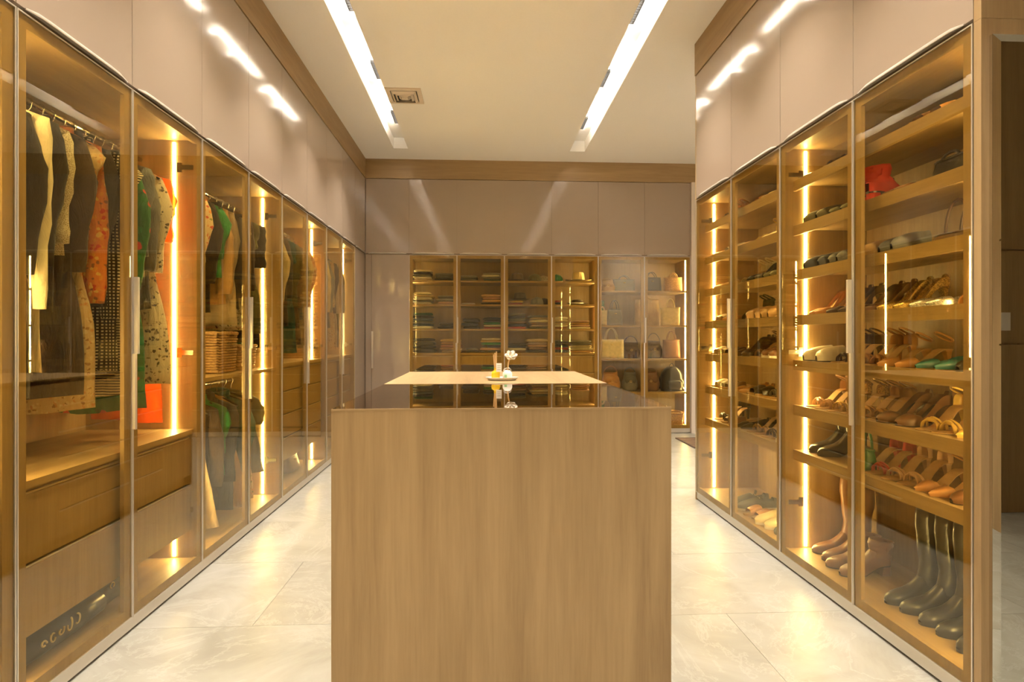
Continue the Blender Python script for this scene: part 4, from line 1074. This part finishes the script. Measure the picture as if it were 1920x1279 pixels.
# dark bags and shoes under the drawer bench
def lw(u, d): return RL.w(u, d)
LETTER = plain('gold_lettering', (0.62, 0.50, 0.28), 0.5)
x, y = lw(2.225, 0.20); t = thing('duffel_bag', 'flat black duffel bag with pale lettering under the oak drawer bench', 'bag', (x, y, DZ0 + 0.031))
part('body', MB().loft([[(0.12 * k * math.copysign(abs(cos(a)) ** 0.6, cos(a)), u, 0.052 + 0.05 * k * math.copysign(abs(sin(a)) ** 0.7, sin(a))) for a in [2 * pi * j / 20 for j in range(20)]] for u, k in ((-0.27, 0.7), (-0.25, 0.95), (-0.1, 1), (0.1, 1.02), (0.25, 0.95), (0.27, 0.7))]), SM['black'], t, True)
for k in range(5):
    y_ = -0.10 + 0.042 * k
    part('letter_mark', MB().tube([(0.121, y_ + 0.012 * cos(a), 0.055 + (0.020 if k % 2 else 0.014) * sin(a) + 0.003 * a) for a in [(0.3 + k * 0.8) + 4.6 * q / 12 for q in range(13)]], 0.0035, 5), LETTER, t, True)
part('handle', MB().tube([(0.02, -0.1, 0.10), (0.04, -0.05, 0.108), (0.04, 0.05, 0.108), (0.02, 0.1, 0.10)], 0.007, 6), SM['black'], t, True)
x, y = lw(2.62, 0.22); hobo('soft dark grey bag under the oak drawer bench near the lit strip', x, y, DZ0 + 0.031, pi / 2, 0.26, 0.11, 0.16, SM['grey'], GOLDM, 0.03)
x, y = lw(4.65, 0.22); hobo('dusty red bag on the floor of the wardrobe next to the baskets', x, y, DZ0 + 0.031, pi / 2, 0.34, 0.15, 0.16, LE('dusty_red_leather', (0.35, 0.10, 0.07)), GOLDM, 0.03)
x, y = lw(5.10, 0.22); tote('brown bag on the floor of the wardrobe next to the baskets', x, y, DZ0 + 0.031, pi / 2, 0.30, 0.13, 0.16, SM['brown'], 0.03, 'handbag', GOLDM, 0.9)

# ------------------------------------------------------------------ folded clothes and hats in the back cabinets
def folded_mesh(seed):
    r = random.Random(seed); rings = []; ph = r.uniform(0, 6)
    n = 22
    for i, (yy, k) in enumerate(((-0.15, 0.80), (-0.145, 0.94), (-0.12, 1.0), (0.0, 1.0), (0.12, 1.0), (0.15, 0.9))):
        ring = []
        for j in range(n):
            a = 2 * pi * j / n
            x = 0.5 * k ** 0.3 * math.copysign(abs(cos(a)) ** 0.45, cos(a)); z = 0.5 + 0.5 * k * math.copysign(abs(sin(a)) ** 0.55, sin(a))
            z += 0.10 * sin(x * 7 + ph) * (1 if sin(a) > 0 else 0.0) * (1 - abs(x)) - (0.10 * x * x if sin(a) > 0 else 0)
            ring.append((x + 0.02 * sin(yy * 30 + ph), yy + 0.012 * sin(x * 9 + ph) * (i < 2), z))
        rings.append(ring)
    return MB().loft(rings).mesh('folded', True)
FOLD = [folded_mesh(s) for s in range(6)]
FC = {'navy': ('navy', 'navy'), 'black': ('black', 'black'), 'cream': ('cream', 'cream'), 'grey': ('grey', 'grey'), 'slate': ('slate', 'slate'), 'white': ('white', 'white'), 'blue': ('blue', 'blue'),
      'tan': ('tan', 'tan'), 'sand': ('sand', 'sand'), 'rust': ('rust', 'rust'), 'pink': ('pinkk', 'pink'), 'mustard': ('mustard', 'mustard'), 'teal': ('teal', 'teal'), 'green': ('green', 'green'), 'red': ('red', 'red'),
      'brown': ('brown', 'brown'), 'beige': ('beige', 'beige'), 'charcoal': ('charcoal', 'charcoal'), 'olive': ('olive', 'olive')}
def stack(cab, shelf_i, z, x, cols, si, w=0.24, th=0.036):
    zz = z + 0.001; n = len(cols)
    for i, c in enumerate(cols):
        k, nm = FC[c]; h = th * R.uniform(0.75, 1.1)
        pos = 'top' if i == n - 1 else 'bottom' if i == 0 else f'{ordinal(i)} from bottom'
        if n == 1: pos = 'alone'
        o = link('folded_garment', FOLD[R.randrange(6)], FAB[k], None, (x + R.uniform(-0.012, 0.012), YB + 0.225 + R.uniform(-0.015, 0.015), zz), R.uniform(-0.05, 0.05))
        o.scale = (w * R.uniform(0.88, 1.06), 1, h)
        tag(o, f'{nm} folded garment, {pos} in {ordinal(si)} stack from taupe-door side, {ordinal(shelf_i)} shelf, {cab} cabinet', 'clothing', f'folded clothes on {ordinal(shelf_i)} shelf of {cab} cabinet')
        zz += h * 1.10
c0, c1, c2, c3 = -0.80, -0.50, -0.17, 0.13
z1_, z2_, z3_, z4_ = BSH
CABA, CABB = 'taupe-side', 'hat'
stack(CABA, 0, z1_, -0.79, ['beige', 'white', 'olive', 'black', 'cream'], 0, 0.25, 0.030); stack(CABA, 0, z1_, -0.50, ['charcoal', 'slate', 'slate'], 1)
stack(CABA, 0, z1_, -0.18, ['slate', 'grey'], 2); stack(CABA, 0, z1_, 0.12, ['teal', 'slate', 'white', 'grey'], 3, 0.25, 0.028)
stack(CABA, 1, z2_, -0.78, ['white', 'slate', 'white', 'beige', 'cream'], 0, 0.25, 0.032); stack(CABA, 1, z2_, -0.48, ['pink', 'grey', 'slate'], 1, 0.24, 0.036)
stack(CABA, 1, z2_, -0.20, ['white'], 2, 0.2, 0.022); stack(CABA, 1, z2_, 0.11, ['black', 'tan', 'pink', 'tan'], 3, 0.25, 0.034)
stack(CABA, 2, z3_, -0.78, ['white', 'blue', 'slate', 'blue', 'navy', 'teal'], 0, 0.27, 0.034); stack(CABA, 2, z3_, -0.47, ['black', 'charcoal'], 1, 0.22, 0.045)
stack(CABA, 2, z3_, -0.16, ['black', 'navy', 'black'], 2, 0.21, 0.048); stack(CABA, 2, z3_, 0.13, ['red', 'white', 'green', 'black', 'navy'], 3, 0.24, 0.03)
stack(CABA, 3, z4_, -0.76, ['charcoal', 'black', 'charcoal', 'black'], 0, 0.28, 0.05); stack(CABA, 3, z4_, -0.42, ['beige', 'tan', 'rust', 'tan', 'mustard'], 1, 0.28, 0.038)
stack(CABA, 3, z4_, -0.13, ['charcoal', 'slate'], 2, 0.16, 0.03); stack(CABA, 3, z4_, 0.11, ['slate', 'pink', 'navy', 'green', 'mustard', 'cream'], 3, 0.27, 0.032)
stack(CABB, 1, z2_, 0.43, ['red', 'mustard'], 0, 0.2, 0.025); stack(CABB, 1, z2_, 0.97, ['black', 'red'], 1, 0.12, 0.03)
stack(CABB, 2, z3_, 0.46, ['red', 'navy', 'brown', 'slate', 'navy', 'slate'], 0, 0.25, 0.034); stack(CABB, 2, z3_, 0.75, ['olive', 'sand', 'brown', 'cream', 'beige', 'slate'], 1, 0.25, 0.033)
stack(CABB, 2, z3_, 1.02, ['rust', 'cream', 'sand', 'beige', 'cream'], 2, 0.20, 0.034); stack(CABB, 2, z3_, 1.30, ['cream', 'pink', 'tan', 'pink'], 3, 0.25, 0.028)
stack(CABB, 3, z4_, 0.45, ['brown', 'cream', 'navy', 'charcoal'], 0, 0.26, 0.034); stack(CABB, 3, z4_, 0.72, ['charcoal', 'brown', 'tan', 'sand', 'beige'], 1, 0.28, 0.038)
stack(CABB, 3, z4_, 1.02, ['navy', 'red', 'black', 'charcoal'], 2, 0.22, 0.042); stack(CABB, 3, z4_, 1.30, ['tan', 'cream', 'cream', 'slate', 'grey'], 3, 0.29, 0.035)

def hat(label, x, y, z, mat, band, r=0.15, h=0.11, brim=1.0, rz=0, kind='brimmed_hat'):
    t = thing(kind, label, 'hat', (x, y, z), rz)
    part('crown', MB().lathe([(0.088, 0.008), (0.086, 0.03), (0.078, h * 0.75), (0.070, h * 0.95), (0.045, h), (0.02, h * 0.90), (0.0, h * 0.86)], 22, 1.0, 0.82), mat, t, True)
    m = MB(); rr = []
    for rad, dz in ((0.085, 0.008), (0.11, 0.004), (r, 0.012), (r + 0.002, 0.015), (0.11, 0.009), (0.085, 0.012)):
        rr.append([(rad * cos(a), rad * 0.84 * sin(a), dz + 0.02 * (rad / r) ** 2 * cos(a) ** 2) for a in [2 * pi * k / 28 for k in range(28)]])
    part('brim', m.loft(rr, True, False, False), mat, t, True)
    part('band', MB().lathe([(0.090, 0.012), (0.0895, 0.034), (0.087, 0.034), (0.087, 0.012)], 22, 1.0, 0.82), band, t, True)
def cap(label, x, y, z, mat, rz=0):
    t = thing('baseball_cap', label, 'hat', (x, y, z + 0.001), rz)
    part('crown', MB().lathe([(0.088, 0.0), (0.088, 0.03), (0.078, 0.065), (0.055, 0.09), (0.02, 0.102), (0.0, 0.103)], 20), mat, t, True)
    m = MB(); rr = []
    for i in range(9):
        a = -pi * (0.14 + 0.72 * i / 8); k = sin(pi * i / 8)
        p = Vector((0.088 * cos(a), 0.088 * sin(a), 0.008)); q = Vector((0.088 * cos(a) * 1.05, 0.088 * sin(a) - 0.065 * k, -0.0 + 0.004)); q.z = 0.004
        rr.append([p, q, q + Vector((0, 0, 0.004)), p + Vector((0, 0, 0.005))])
    part('visor', m.loft(rr), mat, t, True)
    part('button', MB().lathe([(0.008, 0.101), (0.006, 0.107), (0.0, 0.108)], 10), mat, t, True)
FELTB = fabric('brown_felt', (0.20, 0.13, 0.07)); FELTG = fabric('grey_felt', (0.11, 0.09, 0.08)); STRAW = fabric('straw', (0.72, 0.60, 0.36), pattern='stripe', cols=[(0.60, 0.48, 0.26)], scale=60)
hat('brown felt hat on the top shelf of the hat cabinet', 0.46, YB + 0.22, z1_, FELTB, FAB['dbrown'], 0.125, 0.12)
hat('pale straw hat with grey band on the top hat shelf', 1.28, YB + 0.20, z1_, STRAW, FAB['slate'], 0.175, 0.135)
cap('green cap on the top shelf of the hat cabinet', 0.99, YB + 0.22, z1_, FAB['green'])
cap('olive cap beside the brown felt hat, top shelf', 0.69, YB + 0.16, z1_, FAB['olive'], 0.3); cap('grey patterned cap on the top hat shelf', 0.83, YB + 0.36, z1_, FAB['print'], -0.4)
hat('dark grey felt hat on the second hat shelf', 0.50, YB + 0.25, z2_ + 0.056, FELTG, FAB['black'], 0.13, 0.115)
cap('slate cap on the second hat shelf beside the grey felt hat', 0.72, YB + 0.16, z2_, FAB['slate']); cap('black cap on the second hat shelf', 0.84, YB + 0.36, z2_, FAB['black'], 0.4)
hat('dark brown low-crowned hat on the second hat shelf', 1.27, YB + 0.22, z2_, FAB['dbrown'], SM['silver'], 0.14, 0.075)

# ------------------------------------------------------------------ vanity corner behind the shoe cabinets (seen as a reflection) and mat
v = thing('vanity_counter', 'white wall-mounted vanity counter with thin shelf and side panels', 'vanity', (3.15, 3.05, 0))
part('counter_top', B(-0.72, 0.72, -0.225, 0.225, 0.78, 0.82), WHITE, v)
for s in (-1, 1): part('side_panel', B(s * 0.72, s * 0.69, -0.22, 0.21, 0, 0.78), WHITE, v)
for s in (-1, 0, 1): part('drawer', B(-0.23 + s * 0.46 - 0.0 + 0.002, 0.23 + s * 0.46 - 0.002, 0.19, 0.21, 0.62, 0.776), WHITE, v)
part('wall_shelf', B(-0.6, 0.6, -0.225, -0.08, 1.16, 1.18), WHITE, v)
BC = [('clear', CLEAR), ('pink', plain('pink_plastic', (0.75, 0.40, 0.36), 0.3)), ('teal', plain('teal_plastic', (0.10, 0.38, 0.38), 0.3)), ('white', WHITE), ('amber', plain('amber_glass', (0.45, 0.18, 0.03), 0.15)), ('black', SM['black']), ('blue', plain('blue_plastic', (0.10, 0.20, 0.42), 0.3))]
for i in range(16):
    nm, mt_ = BC[i % 7]; up = i >= 11
    x = 2.62 + (i if not up else (i - 11) * 2.0) * 0.098; h = R.uniform(0.08, 0.17); r_ = R.uniform(0.017, 0.028)
    where = 'on the thin shelf above the vanity' if up else 'on the white vanity counter'
    b_ = thing('cosmetic_bottle', f'{nm} cosmetic bottle, {ordinal(i - 11 if up else i)} from the shoe cabinet {where}', 'bottle', (x, 2.92 if up else 3.03 + R.uniform(-0.08, 0.12), 1.181 if up else 0.821), 0, 'vanity bottles')
    part('bottle_body', MB().lathe([(r_, 0), (r_, h * 0.72), (r_ * 0.5, h * 0.82), (r_ * 0.45, h * 0.86)], 14), mt_, b_, True)
    part('cap', MB().lathe([(r_ * 0.55, h * 0.84), (r_ * 0.55, h), (0, h)], 12), SM['black'] if i % 3 == 0 else WHITE if i % 3 == 1 else GOLDM, b_, True)
rug = thing('floor_mat', 'small brown floor mat before the handbag cabinet', 'mat', (2.72, 6.62, 0.0))
part('pile', B(-0.30, 0.30, -0.30, 0.30, 0.0, 0.010), fabric('brown_mat', (0.22, 0.13, 0.07)), rug)
part('border', MB().box(-0.32, 0.32, -0.32, -0.30, 0, 0.012).box(-0.32, 0.32, 0.30, 0.32, 0, 0.012).box(-0.32, -0.30, -0.30, 0.30, 0, 0.012).box(0.30, 0.32, -0.30, 0.30, 0, 0.012), fabric('mat_edge', (0.12, 0.07, 0.04)), rug)

# ------------------------------------------------------------------ lights that lie outside the picture carry the suffix _offscreen
bpy.context.view_layer.update()
def in_picture(o):
    pts = [o.matrix_world @ Vector(c) for c in o.bound_box] if o.type == 'MESH' else [o.matrix_world.translation]
    if o.type == 'MESH':
        a, b = pts[0], pts[6]; pts = [a.lerp(b, k / 8) for k in range(9)] + pts
    for q in pts:
        d = q.x * sin(YAW) + q.y * cos(YAW)
        if d < 0.05: continue
        px = 960 + FPX * (q.x * cos(YAW) - q.y * sin(YAW)) / d; py = HY - FPX * (q.z - CAMZ) / d
        if 0 <= px <= 1920 and 0 <= py <= 1279: return True
    return False
for o in list(COL.objects):
    lit = o.type == 'LIGHT' or (o.type == 'MESH' and any(ms.material in (LED, COVE, LAMP) for ms in o.material_slots))
    if lit and not in_picture(o):
        o.name = o.name.split('.')[0] + '_offscreen'
for o in list(COL.objects):
    if o.type == 'EMPTY' and o.name.split('.')[0] in ('slot_luminaire', 'downlight'):
        k = [c for c in o.children if c.type == 'LIGHT']
        if k and all('_offscreen' in c.name for c in k): o.name = o.name.split('.')[0] + '_offscreen'
